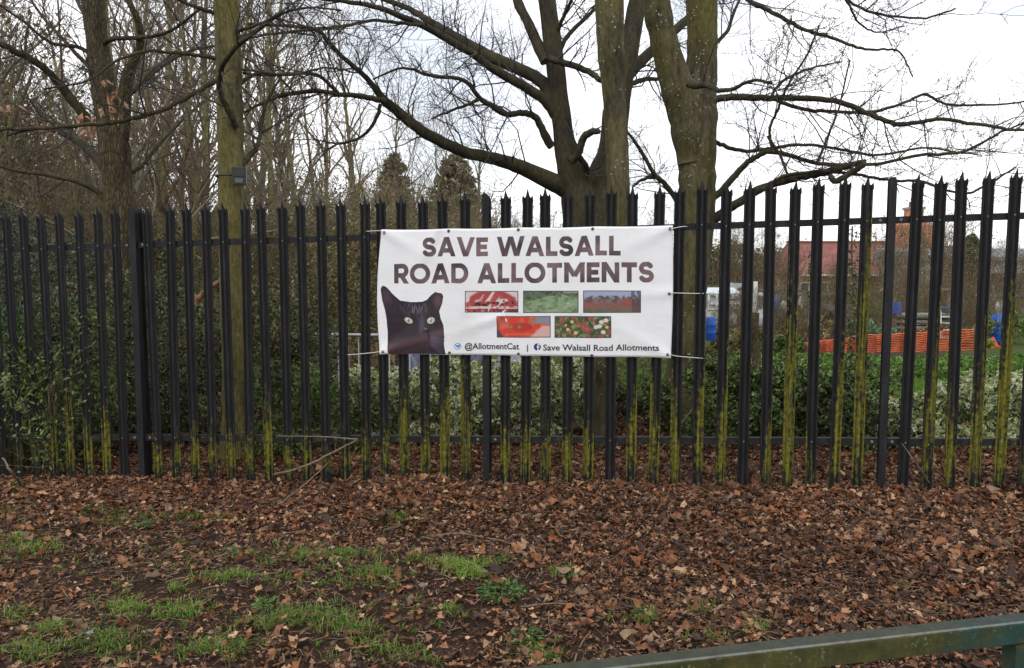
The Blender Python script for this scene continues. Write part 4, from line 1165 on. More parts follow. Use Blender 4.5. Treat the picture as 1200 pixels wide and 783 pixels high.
# ------------------------------------------------------------------ leafy bushes
def leafy(name, label, loc, size, n, leaf, cols, seed, group=None, edge=None, clumps=26, stems=10, colv=.22, mat='leaf', up=0.8, cat='bush', shell=.55):
    """a bush of many clumps of separate leaves on woody stems"""
    r = rng(seed)
    root = thing(name, label, cat, loc, group)
    sx, sy, sz = size
    cc = r.uniform(-1, 1, (clumps, 3)); cc[:, 2] = r.uniform(0.06, 1, clumps)
    k = 1 - 0.45 * np.clip(cc[:, 2] - .4, 0, 1)
    C0 = cc * np.array([sx / 2, sy / 2, sz]) * np.stack([k, k, np.ones(clumps) * .9], 1)
    rad = r.uniform(.45, 1.0, clumps) * min(sx, sz) * .24
    w = rad ** 2; pick = r.choice(clumps, n, p=w / w.sum())
    d = r.normal(size=(n, 3)); d /= np.linalg.norm(d, axis=1, keepdims=True)
    rr_ = rad[pick] * r.uniform(shell, 1.08, n)
    c = C0[pick] + d * rr_[:, None] * np.array([1, 1, .85])
    c = c[c[:, 2] > .015]; 
    tone = np.repeat((1 + .25 * r.normal(size=clumps))[:, None], 3, 1)
    ok = None
    fol = MB()
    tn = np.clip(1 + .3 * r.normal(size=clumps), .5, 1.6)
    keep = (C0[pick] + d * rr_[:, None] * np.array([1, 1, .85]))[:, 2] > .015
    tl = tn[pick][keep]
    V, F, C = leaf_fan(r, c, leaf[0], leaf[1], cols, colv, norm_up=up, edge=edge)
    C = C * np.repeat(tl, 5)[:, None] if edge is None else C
    fol.add(V, F, np.clip(C, .004, .9))
    if stems:
        st = MB(); P = np.zeros((stems, 5, 3)); idx = r.integers(0, clumps, stems)
        P[:, 0, :2] = r.uniform(-.3, .3, (stems, 2)) * np.array([sx, sy]); P[:, -1] = C0[idx]
        for j in (1, 2, 3): P[:, j] = P[:, 0] + (P[:, -1] - P[:, 0]) * j / 4 + r.normal(size=(stems, 3)) * .04 * sz
        V, F = tubes(P, np.full((stems, 1), .008) * np.linspace(1, .4, 5)[None], 5); st.add(V, F)
        b1, q1 = kids(r, P, np.full((stems, 5), .006), 9, (.18 * sz, .5 * sz), (20, 65), 5, .22, .2, .004, .002, .3)
        V, F = tubes(b1, q1, 3); st.add(V, F)
        st.build('stems', M['twig_brown'], root, True)
        m_ = n // 5
        ii = r.integers(0, len(b1), m_); f_ = r.uniform(.8, 4, m_); j0 = np.clip(f_.astype(int), 0, 3); fr_ = (f_ - j0)[:, None]
        sc2 = b1[ii, j0] * (1 - fr_) + b1[ii, j0 + 1] * fr_ + r.normal(size=(m_, 3)) * leaf[0] * .45
        V, F, C = leaf_fan(r, sc2, leaf[0], leaf[1], cols, colv, norm_up=up, edge=edge); fol.add(V, F, np.clip(C * 1.12, .004, .9))
    fol.build('foliage', M[mat], root)
    return root
DK = [lin(52, 62, 36), lin(68, 80, 44), lin(86, 100, 60), lin(42, 50, 32)]
MD = [lin(80, 98, 48), lin(100, 120, 60), lin(118, 138, 76), lin(62, 76, 40)]
GB = [lin(94, 100, 66), lin(70, 76, 48), lin(120, 120, 86), lin(104, 90, 62)]
BL = [lin(62, 76, 62), lin(78, 92, 76), lin(52, 64, 52)]
VG = [lin(92, 112, 56), lin(112, 130, 72), lin(76, 96, 48)]
CREAM = [lin(232, 234, 186), lin(214, 216, 164), lin(240, 240, 214), lin(190, 198, 130)]
SBR = [lin(100, 86, 56)]
def gp(px, Yd):
    q = at(px, 330, Yd); return (q[0], Yd, float(gz(q[0])))
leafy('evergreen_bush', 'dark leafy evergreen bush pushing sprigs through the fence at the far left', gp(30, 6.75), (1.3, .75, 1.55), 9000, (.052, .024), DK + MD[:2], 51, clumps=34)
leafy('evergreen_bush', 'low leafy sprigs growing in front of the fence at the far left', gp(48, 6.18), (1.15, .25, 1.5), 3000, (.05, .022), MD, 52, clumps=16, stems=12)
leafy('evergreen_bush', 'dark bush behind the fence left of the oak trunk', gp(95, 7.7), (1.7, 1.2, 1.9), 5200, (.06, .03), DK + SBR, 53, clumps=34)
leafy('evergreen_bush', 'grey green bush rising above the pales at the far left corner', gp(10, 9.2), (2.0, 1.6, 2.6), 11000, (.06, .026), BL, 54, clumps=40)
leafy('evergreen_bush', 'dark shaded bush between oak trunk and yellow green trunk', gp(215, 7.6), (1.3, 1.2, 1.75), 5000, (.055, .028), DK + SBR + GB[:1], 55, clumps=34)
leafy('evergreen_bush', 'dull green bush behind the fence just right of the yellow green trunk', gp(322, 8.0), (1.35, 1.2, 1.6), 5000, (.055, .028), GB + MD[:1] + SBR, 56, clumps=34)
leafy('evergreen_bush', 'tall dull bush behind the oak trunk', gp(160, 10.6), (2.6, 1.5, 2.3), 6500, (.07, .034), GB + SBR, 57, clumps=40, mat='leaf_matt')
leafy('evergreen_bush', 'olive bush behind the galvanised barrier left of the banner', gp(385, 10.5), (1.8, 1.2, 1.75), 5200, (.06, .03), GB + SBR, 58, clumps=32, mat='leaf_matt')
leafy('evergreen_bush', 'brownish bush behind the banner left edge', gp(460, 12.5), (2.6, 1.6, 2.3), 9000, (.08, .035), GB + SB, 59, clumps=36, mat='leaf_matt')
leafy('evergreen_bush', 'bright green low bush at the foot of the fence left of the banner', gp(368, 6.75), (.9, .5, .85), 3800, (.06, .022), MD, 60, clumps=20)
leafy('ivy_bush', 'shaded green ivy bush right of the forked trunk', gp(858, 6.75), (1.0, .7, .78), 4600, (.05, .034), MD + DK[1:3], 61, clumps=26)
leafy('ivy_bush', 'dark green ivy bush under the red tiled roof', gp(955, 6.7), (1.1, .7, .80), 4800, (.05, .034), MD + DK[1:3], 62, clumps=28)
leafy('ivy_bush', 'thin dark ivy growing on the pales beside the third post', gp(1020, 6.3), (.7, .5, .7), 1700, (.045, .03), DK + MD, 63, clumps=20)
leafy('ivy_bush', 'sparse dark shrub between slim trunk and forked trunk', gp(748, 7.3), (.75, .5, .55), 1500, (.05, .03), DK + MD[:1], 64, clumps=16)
# cream-edged evergreen hedge
for i, (px, Yd, w, hh_, n, lab) in enumerate(((455, 7.1, .75, .72, 3600, 'cream edged shrub below the banner left corner'), (525, 7.2, .8, .76, 4000, 'cream edged shrub below the cat portrait'), (585, 7.1, .8, .78, 4000, 'cream edged shrub under the middle of the banner'), (650, 7.2, .8, .72, 4000, 'cream edged shrub left of the slim trunk foot'),
        (1035, 6.6, .7, .42, 2400, 'low cream edged shrub by the third fence post'), (1110, 6.5, .75, .5, 3000, 'cream edged shrub behind the right algae stained pales'), (1185, 6.5, .8, .66, 3600, 'tallest cream edged shrub at the right edge'))):
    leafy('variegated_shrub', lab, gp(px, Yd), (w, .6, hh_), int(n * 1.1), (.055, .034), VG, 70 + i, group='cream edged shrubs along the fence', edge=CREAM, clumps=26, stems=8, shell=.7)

# conifers
def conifer(label, px, Yd, ytop, wpx, cols, seed, n=11000):
    r = rng(seed)
    top = at(px, ytop, Yd); z0 = float(gz(top[0])); H = top[2] - z0; W = width_at(wpx, Yd) / 2
    root = thing('conifer', label, 'tree', (top[0], Yd, z0), 'conifers')
    MB().tube([(0, 0, 0), (0, 0, H * .5), (0, 0, H * .93)], [W * .13, W * .08, .02], 8).build('trunk', M['bark_oak'], root, True)
    nb = 170
    t = r.random(nb) ** .8; a = r.uniform(0, 2 * math.pi, nb)
    prof = W * np.clip((1 - t) * 2.6, 0, 1) ** .6 * (0.8 + .25 * r.random(nb))
    idx = r.integers(0, nb, n); f = r.random(n) ** .5
    c = np.stack([np.cos(a[idx]) * prof[idx] * f, np.sin(a[idx]) * prof[idx] * f, H * (.06 + .9 * t[idx]) + prof[idx] * f * .35], 1) + r.normal(size=(n, 3)) * W * .07
    V, F, C = leaf_fan(r, c, min(.3, W * .24), min(.12, W * .1), cols, .25, norm_up=0)
    MB().add(V, F, C).build('crown', M['leaf_matt'], root)
CB = [lin(132, 126, 102), lin(112, 110, 86), lin(150, 142, 118), lin(136, 122, 102)]
conifer('narrow brown green conifer behind the banner left end', 461, 34, 176, 52, CB, 81)
conifer('wider brown green conifer nearer the middle behind the banner', 533, 36, 179, 74, CB, 82)
conifer('dark green pointed conifer beside the white building', 1139, 30, 272, 30, MD + BL, 83)

# ------------------------------------------------------------------ allotments beyond the fence
# nettle and weed strip, grass strip
r = rng(90)
n = 15000
c = np.stack([r.uniform(3.2, 11.5, n), r.uniform(10.3, 12.9, n), np.zeros(n)], 1); c[:, 2] = gz(c[:, 0]) + r.random(n) * .11 * (vn(c[:, 0] * 1.5, c[:, 1] * 1.5, 5) + .2)
V, F, C = leaf_fan(r, c, .085, .055, [lin(86, 116, 50), lin(108, 138, 62), lin(70, 98, 44), lin(124, 150, 84)], .2, norm_up=1.2)
tag(MB().add(V, F, C).build('weeds', M['leaf_matt']), 'low green weeds covering the allotment beyond the right pales', 'weeds', kind='stuff')
n = 26000
c = np.stack([r.uniform(1.6, 9.5, n), r.uniform(8.2, 10.5, n), np.zeros(n)], 1); c[:, 2] = gz(c[:, 0]) + .02
V, F, C = leaf_fan(r, c, .07, .012, [lin(104, 142, 48), lin(118, 154, 56), lin(88, 124, 42)], .15, droop=-1.4)
tag(MB().add(V, F, C).build('lawn', M['grass']), 'bright green mown lawn strip beyond the right pales', 'lawn', kind='stuff')
n = 5000
c = np.stack([r.uniform(-1.5, 3.4, n), r.uniform(8.4, 13.0, n), np.zeros(n)], 1); c[:, 2] = gz(c[:, 0]) + r.random(n) * .10
V, F, C = leaf_fan(r, c, .09, .03, [lin(86, 108, 46), lin(104, 124, 56), lin(96, 90, 54)], .2, norm_up=1.0)
tag(MB().add(V, F, C).build('weeds', M['leaf_matt']), 'patchy green weeds beyond the fence behind the banner', 'weeds', kind='stuff')

# orange mesh barrier
net = thing('plastic_barrier', 'orange plastic mesh barrier stretched across the allotment', 'barrier', (0, 0, 0))
def net_strip(pts, Yd):
    """pts: (px, y top, y bottom)"""
    mb = MB(); rows = 9
    q = []
    for (xa, ta, ba), (xb, tb_, bb) in zip(pts[:-1], pts[1:]):
        m_ = max(3, int((xb - xa) / 2.2))
        for s in np.linspace(0, 1, m_, endpoint=False):
            x = xa + (xb - xa) * s; t_, b_ = ta + (tb_ - ta) * s, ba + (bb - ba) * s
            yo = Yd + .08 * math.sin(x * .21) + .04 * math.sin(x * .53)
            q.append([at(x, t_ + (b_ - t_) * k / (rows - 1) + .5 * math.sin(x * .35 + k), yo) for k in range(rows)])
    q = np.array(q)
    for k in range(rows): mb.tube(q[:, k], .012, 4)
    for i in range(0, len(q)): mb.tube(q[i], .007, 4)
    return mb
net_strip([(935, 404, 413), (955, 401, 413), (985, 397, 413), (1015, 393, 413), (1068, 391, 412), (1110, 388, 411), (1142, 386, 410), (1153, 390, 409)], 13.2).build('mesh', M['orange'], net)
st = MB()
for px, t_, b_ in ((1012, 386, 412), (1066, 384, 412), (1143, 381, 410)): 
    st.tube([at(px, b_ + 2, 13.1), at(px, t_, 13.1)], .02, 6)
st.build('stakes', M['timber'], net)

def lathe(prof, k=20, C=None):
    mb = MB(); V = [(rr * math.cos(a), rr * math.sin(a), z) for rr, z in prof for a in np.arange(k) * 2 * math.pi / k]
    F = [(i * k + j, i * k + (j + 1) % k, (i + 1) * k + (j + 1) % k, (i + 1) * k + j) for i in range(len(prof) - 1) for j in range(k)]
    mb.add(V, F, C); mb.add([(prof[-1][0] * math.cos(a), prof[-1][0] * math.sin(a), prof[-1][1]) for a in np.arange(k) * 2 * math.pi / k], [tuple(range(k))])
    return mb
def barrel(label, px, Yd, ytop, ybot, wpx, mark=False):
    base = at(px, ybot, Yd); top = at(px, ytop, Yd); H = top[2] - base[2]; W = width_at(wpx, Yd) / 2
    root = thing('water_barrel', label, 'barrel', base, 'blue barrels')
    lathe([(W * .9, 0), (W, H * .06), (W, H * .3), (W * 1.04, H * .33), (W, H * .36), (W, H * .64), (W * 1.04, H * .67), (W, H * .7), (W, H * .94), (W * .88, H * .99)]).build('body', M['blue_plastic'], root, True)
    lathe([(W * .7, H * .992), (W * .7, H * 1.02), (W * .3, H * 1.02)]).build('lid', M['blue_plastic'], root)
    if mark:
        mb = MB()
        for dx in (-.10, .11):
            if dx < 0: mb.box((dx * 2 * W - .015, -W * 1.02 - .004, H * .74), (dx * 2 * W + .015, -W * .97, H * .9))
            else:
                a = np.linspace(0, 2 * math.pi, 15)
                mb.tube([(dx * 2 * W + .045 * math.cos(q), -W * 1.01, H * .82 + .065 * math.sin(q)) for q in a], .014, 5)
        mb.build('painted_number', M['white_paint'], root)
barrel('blue barrel with white number 10 behind the right pales', 1170, 15.4, 369, 402, 17, True)
barrel('blue barrel standing just right of the forked trunk', 833, 12.5, 372, 399, 12)
barrel('small blue tub between the pales left of the red roof', 909, 18, 350, 366, 8)
# blue crate on a post
b_ = at(1047, 368, 17)
cr_ = thing('blue_crate', 'small bright blue crate perched beside the third fence post', 'crate', b_)
W = .12
mb = MB(); mb.box((-W, -W, 0), (W, W, .02)); mb.box((-W, -W, .02), (W, -W + .02, .26)); mb.box((-W, W - .02, .02), (W, W, .26)); mb.box((-W, -W + .02, .02), (-W + .02, W - .02, .26)); mb.box((W - .02, -W + .02, .02), (W, W - .02, .26))
mb.build('body', M['blue_plastic'], cr_)
MB().box((-.05, -.05, -(b_[2] - float(gz(b_[0])))), (.05, .05, -.002)).build('post', M['timber'], cr_)
# red cone by the barrel
b_ = at(1163, 407, 14.8)
tag(lathe([(.17, 0), (.17, .03), (.10, .035), (.06, .12), (.02, .2)]).build('red_pot', M['red'], loc=None), 'small red plastic pot lying by the numbered blue barrel', 'pot').location = b_
# stepladder
b_ = at(1106, 402, 17); top = at(1107, 362, 17); H = top[2] - b_[2]
sl = thing('stepladder', 'white stepladder standing behind the orange mesh', 'ladder', b_)
for sx in (-1, 1):
    MB().obox((sx * .2, -.25, 0), (sx * .12, 0, H), .03, .05, up=(0, 1, 0)).build('side_rail', M['white_paint'], sl)
    MB().obox((sx * .2 + .25, .35, 0), (sx * .12 + .02, .03, H), .03, .04, up=(0, 1, 0)).build('rear_leg', M['white_paint'], sl)
for k in range(1, 5):
    t_ = k / 5.3
    MB().box((-.19 + .07 * t_, -.27 + .24 * t_, H * t_), (.19 - .07 * t_, -.17 + .22 * t_, H * t_ + .03)).build('step', M['white_paint'], sl)
MB().box((-.14, -.06, H + .003), (.14, .08, H + .03)).build('top_cap', M['blue_plastic'], sl)
# timber stack
b_ = at(1077, 398, 17.5); 
ts = thing('timber_stack', 'stack of grey boards lying behind the orange mesh', 'timber stack', b_)
for k in range(5):
    z = k * .135
    MB().box((-.75 + .05 * (k % 2), -.3, z), (.62 + .04 * (k % 3), .35, z + .055)).build('board', M['timber_grey'], ts)
    if k < 4: MB().box((-.6, -.25, z + .057), (-.5, .3, z + .133)).build('spacer', M['timber'], ts); MB().box((.4, -.25, z + .057), (.5, .3, z + .133)).build('spacer', M['timber'], ts)
# long timber rail on posts
rl = thing('rail_fence', 'weathered timber rail fence crossing the allotments at eye level', 'fence', at(850, 400, 19))
O = np.array(at(850, 400, 19))
prev = None
for px, yy in ((848, 352), (900, 347), (958, 345), (1015, 342), (1080, 340), (1112, 339)):
    p_ = at(px, yy, 19); g_ = p_.copy(); g_[2] = gz(p_[0])
    MB().obox(g_ - O, p_ + np.array([0, 0, .04]) - O, .08, .08, up=(0, 1, 0)).build('post', M['timber'], rl)
    if prev is not None: MB().obox(prev - O + np.array([.04, -.06, 0]), p_ - O + np.array([-.002, -.06, 0]), .03, .055).build('rail', M['timber'], rl)
    prev = p_
# second low wall / rail right
rl2 = thing('rail_fence', 'pale timber fence running to the right edge below the white building', 'fence', at(1150, 400, 24))
O = np.array(at(1150, 400, 24))
for k, (ya, h_, m_) in enumerate(((346, .08, 'timber_grey'), (356, .35, 'timber'))):
    MB().obox(at(1150, ya, 24) - O, at(1290, ya + 3, 24) - O, .05, h_).build('rail', M[m_], rl2)
for px in (1152, 1195, 1240): 
    g_ = at(px, 352, 24.15); q_ = g_.copy(); q_[2] = gz(q_[0]); MB().obox(q_ - O, g_ - O + np.array([0, 0, .2]), .1, .1, up=(0, 1, 0)).build('post', M['timber'], rl2)
# greenhouse
b_ = at(838, 372, 21); g0 = float(gz(b_[0]))
gh_ = thing('greenhouse', 'small white framed greenhouse right of the forked trunk', 'greenhouse', (b_[0], 21, g0))
H = at(838, 343, 21)[2] - g0; W = .42
mb = MB().box((-W, -.9, 0), (W, .9, .45)); mb.build('base_wall', M['white_paint'], gh_)
mb = MB()
for x in (-W, -W / 2, 0, W / 2, W): mb.box((x - .025, -.93, .452), (x + .025, -.88, H))
for z in (.46, H * .68, H - .05): mb.box((-W, -.928, z), (W, -.882, z + .045))
mb.build('frame', M['white_paint'], gh_)
MB().box((-W + .03, -.875, .452), (W - .03, .85, H - .052)).build('glazing', M['glass'], gh_)
mb = MB().add([(-W - .05, -.95, H + .002), (W + .05, -.95, H + .002), (W + .05, .95, H + .002), (-W - .05, .95, H + .002), (-W - .05, 0, H + .14), (W + .05, 0, H + .14)], [(0, 1, 5, 4), (2, 3, 4, 5), (0, 3, 2, 1)])
mb.f.append(np.array([(0, 4, 3), (1, 2, 5)])); mb.m.append(np.zeros(2, np.int32)); mb.build('roof', M['glass'], gh_)
# white posts, stump, sheds, sacks
b_ = at(884, 372, 16); t_ = at(885, 330, 16)
wp = thing('white_post', 'white leaning post in front of the distant allotment sheds', 'post', (b_[0], 16, float(gz(b_[0]))))
MB().obox((0, 0, 0), (t_[0] - b_[0], 0, t_[2] - float(gz(b_[0]))), .08, .08, up=(0, 1, 0)).build('shaft', M['white_paint'], wp)
MB().obox((.08, 0, t_[2] - float(gz(b_[0])) - .25), (.32, 0, t_[2] - float(gz(b_[0])) - .3), .06, .06).build('arm', M['white_paint'], wp)
b_ = at(881, 402, 11.5)
sp = thing('tree_stump', 'tall brown dead stump between pales left of the red roof', 'stump', (b_[0], 11.5, float(gz(b_[0]))))
MB().tube([(0, 0, -.05), (.01, 0, .2), (-.02, 0, .5), (.0, 0, .86)], [.15, .12, .11, .10], 12).build('trunk', M['bark_oak'], sp, True)
def shed(label, px, Yd, yt, wpx, mat, roofmat, depth=2.2):
    g = at(px, 330, Yd); g0 = float(gz(g[0])); H = at(px, yt, Yd)[2] - g0; W = width_at(wpx, Yd) / 2
    s = thing('garden_shed', label, 'shed', (g[0], Yd, g0))
    he = H * .8
    V = [(-W, 0, 0), (W, 0, 0), (W, 0, he), (0, 0, H - .04), (-W, 0, he), (-W, depth, 0), (W, depth, 0), (W, depth, he), (0, depth, H - .04), (-W, depth, he)]
    mb = MB().add(V, [(0, 1, 6, 5), (1, 2, 7, 6), (4, 0, 5, 9)]); mb.f.append(np.array([(0, 4, 3, 2, 1), (5, 6, 7, 8, 9)])); mb.m.append(np.zeros(2, np.int32)); mb.build('wall', M[mat], s)
    for sx in (-1, 1):
        MB().obox((sx * W * 1.08, depth / 2, he - .05), (sx * .01, depth / 2, H), depth + .2, .04, up=(0, 0, 1)).build('roof', M[roofmat], s)
    dr = MB().box((-W * .55, -.02, 0), (-W * .05, -.003, he * .88)).build('door', M['timber'], s)
    MB().box((W * .2, -.02, he * .5), (W * .7, -.003, he * .82)).build('window', M['glass_dark'], s)
shed('brown timber shed beyond the greenhouse', 875, 27, 333, 30, 'timber', 'grey_roof')
shed('pale painted shed under the left end of the red roof', 925, 30, 336, 34, 'white_paint', 'grey_roof')
shed('grey shed behind the stepladder', 1128, 30, 331, 26, 'timber_grey', 'timber')
for px, Yd, yt, yb, lab in ((857, 16, 364, 384, 'white sack leaning by the greenhouse'), (893, 14.5, 360, 384, 'white sack beside the brown stump'), (918, 16, 352, 366, 'small white sack next to the blue tub'), (1172, 20, 352, 374, 'pale sack behind the numbered blue barrel')):
    b_ = at(px, yb, Yd); H = at(px, yt, Yd)[2] - b_[2]
    rs = rng(int(px)); prof = [(.02, 0), (H * .3, .01), (H * .36, H * .3), (H * .32, H * .6), (H * .2, H * .82), (H * .06, H * .9), (H * .12, H)]
    o = lathe(prof, 14); o.v[0] = o.v[0] * (1 + .08 * rs.normal(size=(len(o.v[0]), 1))); ob = o.build('sack', M['grubby'], None, True); ob.location = b_; tag(ob, lab, 'sack', 'white sacks on the allotments')
# canes, pallets and compost bins among the plots
for i, (px, Yd, yt, lab) in enumerate(((842, 19, 332, 'thin bean cane rising behind the greenhouse'), (868, 17, 340, 'thin cane between the greenhouse and the white post'), (902, 17, 318, 'mossy cane rising left of the blue tub'), (925, 18, 335, 'thin cane below the left end of the red roof'), (947, 16, 338, 'thin cane in front of the brick wall'), (1013, 18, 352, 'short cane behind the orange mesh left part'), (1150, 18, 330, 'grey pole between conifer and numbered barrel'), (1163, 19, 335, 'dark spade handle standing above the numbered barrel'))):
    b_ = at(px, 380, Yd); g0 = float(gz(b_[0])); H = at(px, yt, Yd)[2] - g0
    o = MB().tube(spline([(0, 0, -.02), (.02, .01, H * .5), (.03 * (-1) ** i, 0, H)], 5), [.022] * 11, 6).build('garden_cane', M['timber' if i % 2 else 'timber_grey'], None, True); o.location = (b_[0], Yd, g0); tag(o, lab, 'cane', 'canes on the allotments')
def slat_bin(px, Yd, yt, wpx, lab, mat):
    b_ = at(px, 380, Yd); g0 = float(gz(b_[0])); H = at(px, yt, Yd)[2] - g0; W = width_at(wpx, Yd) / 2
    root = thing('compost_bin', lab, 'compost bin', (b_[0], Yd, g0), 'compost bins of old boards')
    n_ = max(3, int(H / .16))
    for k in range(n_):
        z0, z1 = H * k / n_ + .01, H * (k + 1) / n_ - .02
        MB().box((-W, -.02, z0), (W, .005, z1)).build('board', M[mat], root)
        for sx in (-1, 1): MB().box((sx * W - .02, .008, z0), (sx * W + .02, .8, z1)).build('side_board', M[mat], root)
    for sx in (-1, 1): MB().box((sx * (W - .08) - .03, .007, 0), (sx * (W - .08) + .03, .06, H + .05)).build('corner_post', M['timber'], root)
slat_bin(862, 18.5, 362, 18, 'brown slatted bin behind the white sack', 'timber')
slat_bin(896, 20, 350, 20, 'grey slatted bin below the brown shed', 'timber_grey')
slat_bin(930, 17.5, 360, 22, 'brown slatted bin left of the orange mesh', 'timber')
slat_bin(985, 21, 356, 30, 'grey slatted bin under the tiled roof', 'timber_grey')
slat_bin(1148, 21, 352, 20, 'brown slatted bin right of the conifer foot', 'timber')
# galvanised barrier left of the banner
O = np.array(at(330, 470, 8.4)); O[2] = gz(O[0])
gb = thing('crowd_barrier', 'galvanised tube barrier standing behind the fence at the banner left end', 'barrier', O)
def rel(px, py, Yd=8.4): return at(px, py, Yd) - O
zt = rel(400, 393)[2]
xa, xb = rel(323, 393)[0], rel(545, 393)[0]
fr = MB().tube(spline([(xa, 0, 0), (xa, 0, zt * .6), (xa + .015, 0, zt * .9), (xa + .1, 0, zt), (xb / 2, 0, zt), (xb - .1, 0, zt), (xb - .015, 0, zt * .9), (xb, 0, zt * .6), (xb, 0, .0)], 5), .02, 8); fr.build('frame', M['galv'], gb, True)
for px in list(range(336, 540, 12)):
    x = rel(px, 393)[0]
    MB().tube([(x, 0, zt * .18), (x, 0, zt - .02)], .0075, 6).build('bar', M['galv'], gb, True)
MB().tube([(xa + .02, 0, zt * .18), (xb - .02, 0, zt * .18)], .014, 8).build('bottom_rail', M['galv'], gb, True)
# raised bed
b_ = at(428, 440, 10.5); g0 = float(gz(b_[0]))
rb = thing('raised_bed', 'golden timber planter behind the barrier beside the banner left edge', 'planter', (b_[0], 10.5, g0))
H = at(428, 399, 10.5)[2] - g0
for k in range(4): MB().box((-.34, -.3, H * k / 4 + .004), (.34, -.26, H * (k + 1) / 4)).build('board', M['timber_gold'], rb)
MB().box((-.34, -.258, .004), (-.30, .5, H)).build('end_board', M['timber_gold'], rb); MB().box((.30, -.258, .004), (.34, .5, H)).build('end_board', M['timber_gold'], rb)
MB().box((-.298, -.256, .004), (.298, .49, H - .06)).build('soil', M['ground'], rb)
# covered heaps below the banner
def heap(label, px, Yd, ytop, wpx, mat, seed):
    g = at(px, 330, Yd); g0 = float(gz(g[0])); H = at(px, ytop, Yd)[2] - g0; W = width_at(wpx, Yd) / 2
    r = rng(seed); k, n = 40, 22; V = []
    for i in range(n):
        for j in range(k):
            a, b_ = j * 2 * math.pi / k, i / (n - 1)
            rr_ = 1.12 - .95 * b_ ** 1.6
            fold = 1 + .07 * math.sin(a * 9 + seed) * (1 - b_) + .05 * math.sin(a * 5 + 2)
            V.append((W * rr_ * fold * math.cos(a), .55 * rr_ * fold * math.sin(a), H * (1 - (1 - b_) ** 1.7) * (1 + .09 * math.sin(a * 3 + seed))))
    F = [(i * k + j, i * k + (j + 1) % k, (i + 1) * k + (j + 1) % k, (i + 1) * k + j) for i in range(n - 1) for j in range(k)]
    mb = MB().add(V, F); mb.f.append(np.array([[(n - 1) * k + j for j in range(k)]])); mb.m.append(np.zeros(1, np.int32))
    o = mb.build('covered_heap', M[mat], None, True); o.location = (g[0], Yd, g0); tag(o, label, 'tarpaulin heap')
heap('navy tarpaulin heap behind the barrier below the cat portrait', 482, 9.8, 409, 46, 'blue_dark', 1)
heap('navy tarpaulin heap under the middle of the banner', 556, 9.9, 411, 40, 'blue_dark', 2)
heap('pale grey blue tarpaulin heap under the banner photographs', 596, 9.6, 413, 44, 'blue_grey', 3)

# house with red tiled roof, gable and chimney
Yh = 58.0
hs = thing('brick_house', 'red brick house with long red tiled roof and tall chimney beyond the allotments', 'house', at(1010, 400, Yh)[:2].tolist() + [0])
HO = np.array([at(1010, 400, Yh)[0], Yh, 0])
def hp(px, py, dy=0): 
    q = at(px, py, Yh); return np.array([q[0], Yh + dy, q[2]]) - HO
xl, xr = hp(936, 300)[0], hp(1092, 300)[0]; ze, zrdg = hp(1000, 288 + 33)[2], hp(1000, 282)[2]
w_ = MB().box((xl + .3, 0, 0), (xr - .3, 7, ze - .05)); w_.build('wall', M['brick'], hs)
hx = .35
mb = MB()
for dz in (0.0,):
    V = [(xl, -.4, ze), (xr, -.4, ze), (xr, 3.5, zrdg), (xl + hx, 3.5, zrdg), (xl, 7.4, ze), (xr, 7.4, ze)]
    mb.add(V, [(0, 1, 2, 3), (5, 4, 3, 2)]); mb.f.append(np.array([(0, 3, 4), (1, 5, 2)])); mb.m.append(np.zeros(2, np.int32)); mb.f.append(np.array([(0, 4, 5, 1)])); mb.m.append(np.zeros(1, np.int32))
rf = mb.build('roof', M['tiles'], hs)
MB().obox((xl + hx, 3.5, zrdg + .04), (xr, 3.5, zrdg + .04), .3, .14).build('ridge', M['tiles'], rf)
MB().box((xl, -.5, ze - .16), (xr, -.38, ze - .02)).build('gutter', M['white_paint'], hs)
gx0, gx1, gap_ = hp(1080, 300)[0], hp(1117, 300)[0], hp(1098, 289)
V = [(gx0, -2, 0), (gx1, -2, 0), (gx1, -2, ze - .8), ((gx0 + gx1) / 2, -2, gap_[2] - .1), (gx0, -2, ze - .8)]
V = V + [(x, 4, z) for x, y, z in V]
mb = MB().add(V, [(1, 2, 7, 6), (4, 0, 5, 9)]); mb.f.append(np.array([(0, 1, 2, 3, 4), (9, 8, 7, 6, 5)])); mb.m.append(np.zeros(2, np.int32)); mb.build('gable_wing', M['brick'], hs)
for sx, xx in ((-1, gx0), (1, gx1)):
    MB().obox((xx + sx * .25, 1, ze - 1.0), ((gx0 + gx1) / 2, 1, gap_[2]), 6.3, .12).build('roof', M['tiles'], hs)
cx0, cx1 = hp(1068, 300)[0], hp(1104, 300)[0]; nx0, nx1 = hp(1080, 300)[0], hp(1096, 300)[0]; zs, zn, cz = hp(1080, 262)[2], hp(1080, 251)[2], hp(1080, 243)[2]
V = []
for x0_, x1_, y0_, y1_, z_ in ((cx0, cx1, 1.5, 3.3, ze - 2), (cx0, cx1, 1.5, 3.3, zs), (nx0, nx1, 1.9, 2.9, zn), (nx0, nx1, 1.9, 2.9, cz)): V += [(x0_, y0_, z_), (x1_, y0_, z_), (x1_, y1_, z_), (x0_, y1_, z_)]
ch = MB().add(V, [(i * 4 + j, i * 4 + (j + 1) % 4, i * 4 + 4 + (j + 1) % 4, i * 4 + 4 + j) for i in range(3) for j in range(4)] + [(12, 13, 14, 15)]).build('chimney', M['brick'], hs)
MB().box((nx0 - .1, 1.8, cz + .003), (nx1 + .1, 3.0, cz + .2)).build('cap', M['grey_roof'], ch)
for k in (-.25, .25): MB().tube([((nx0 + nx1) / 2 + k, 2.4, cz + .2), ((nx0 + nx1) / 2 + k, 2.4, cz + .6)], .14, 10).build('pot', M['tiles'], ch)
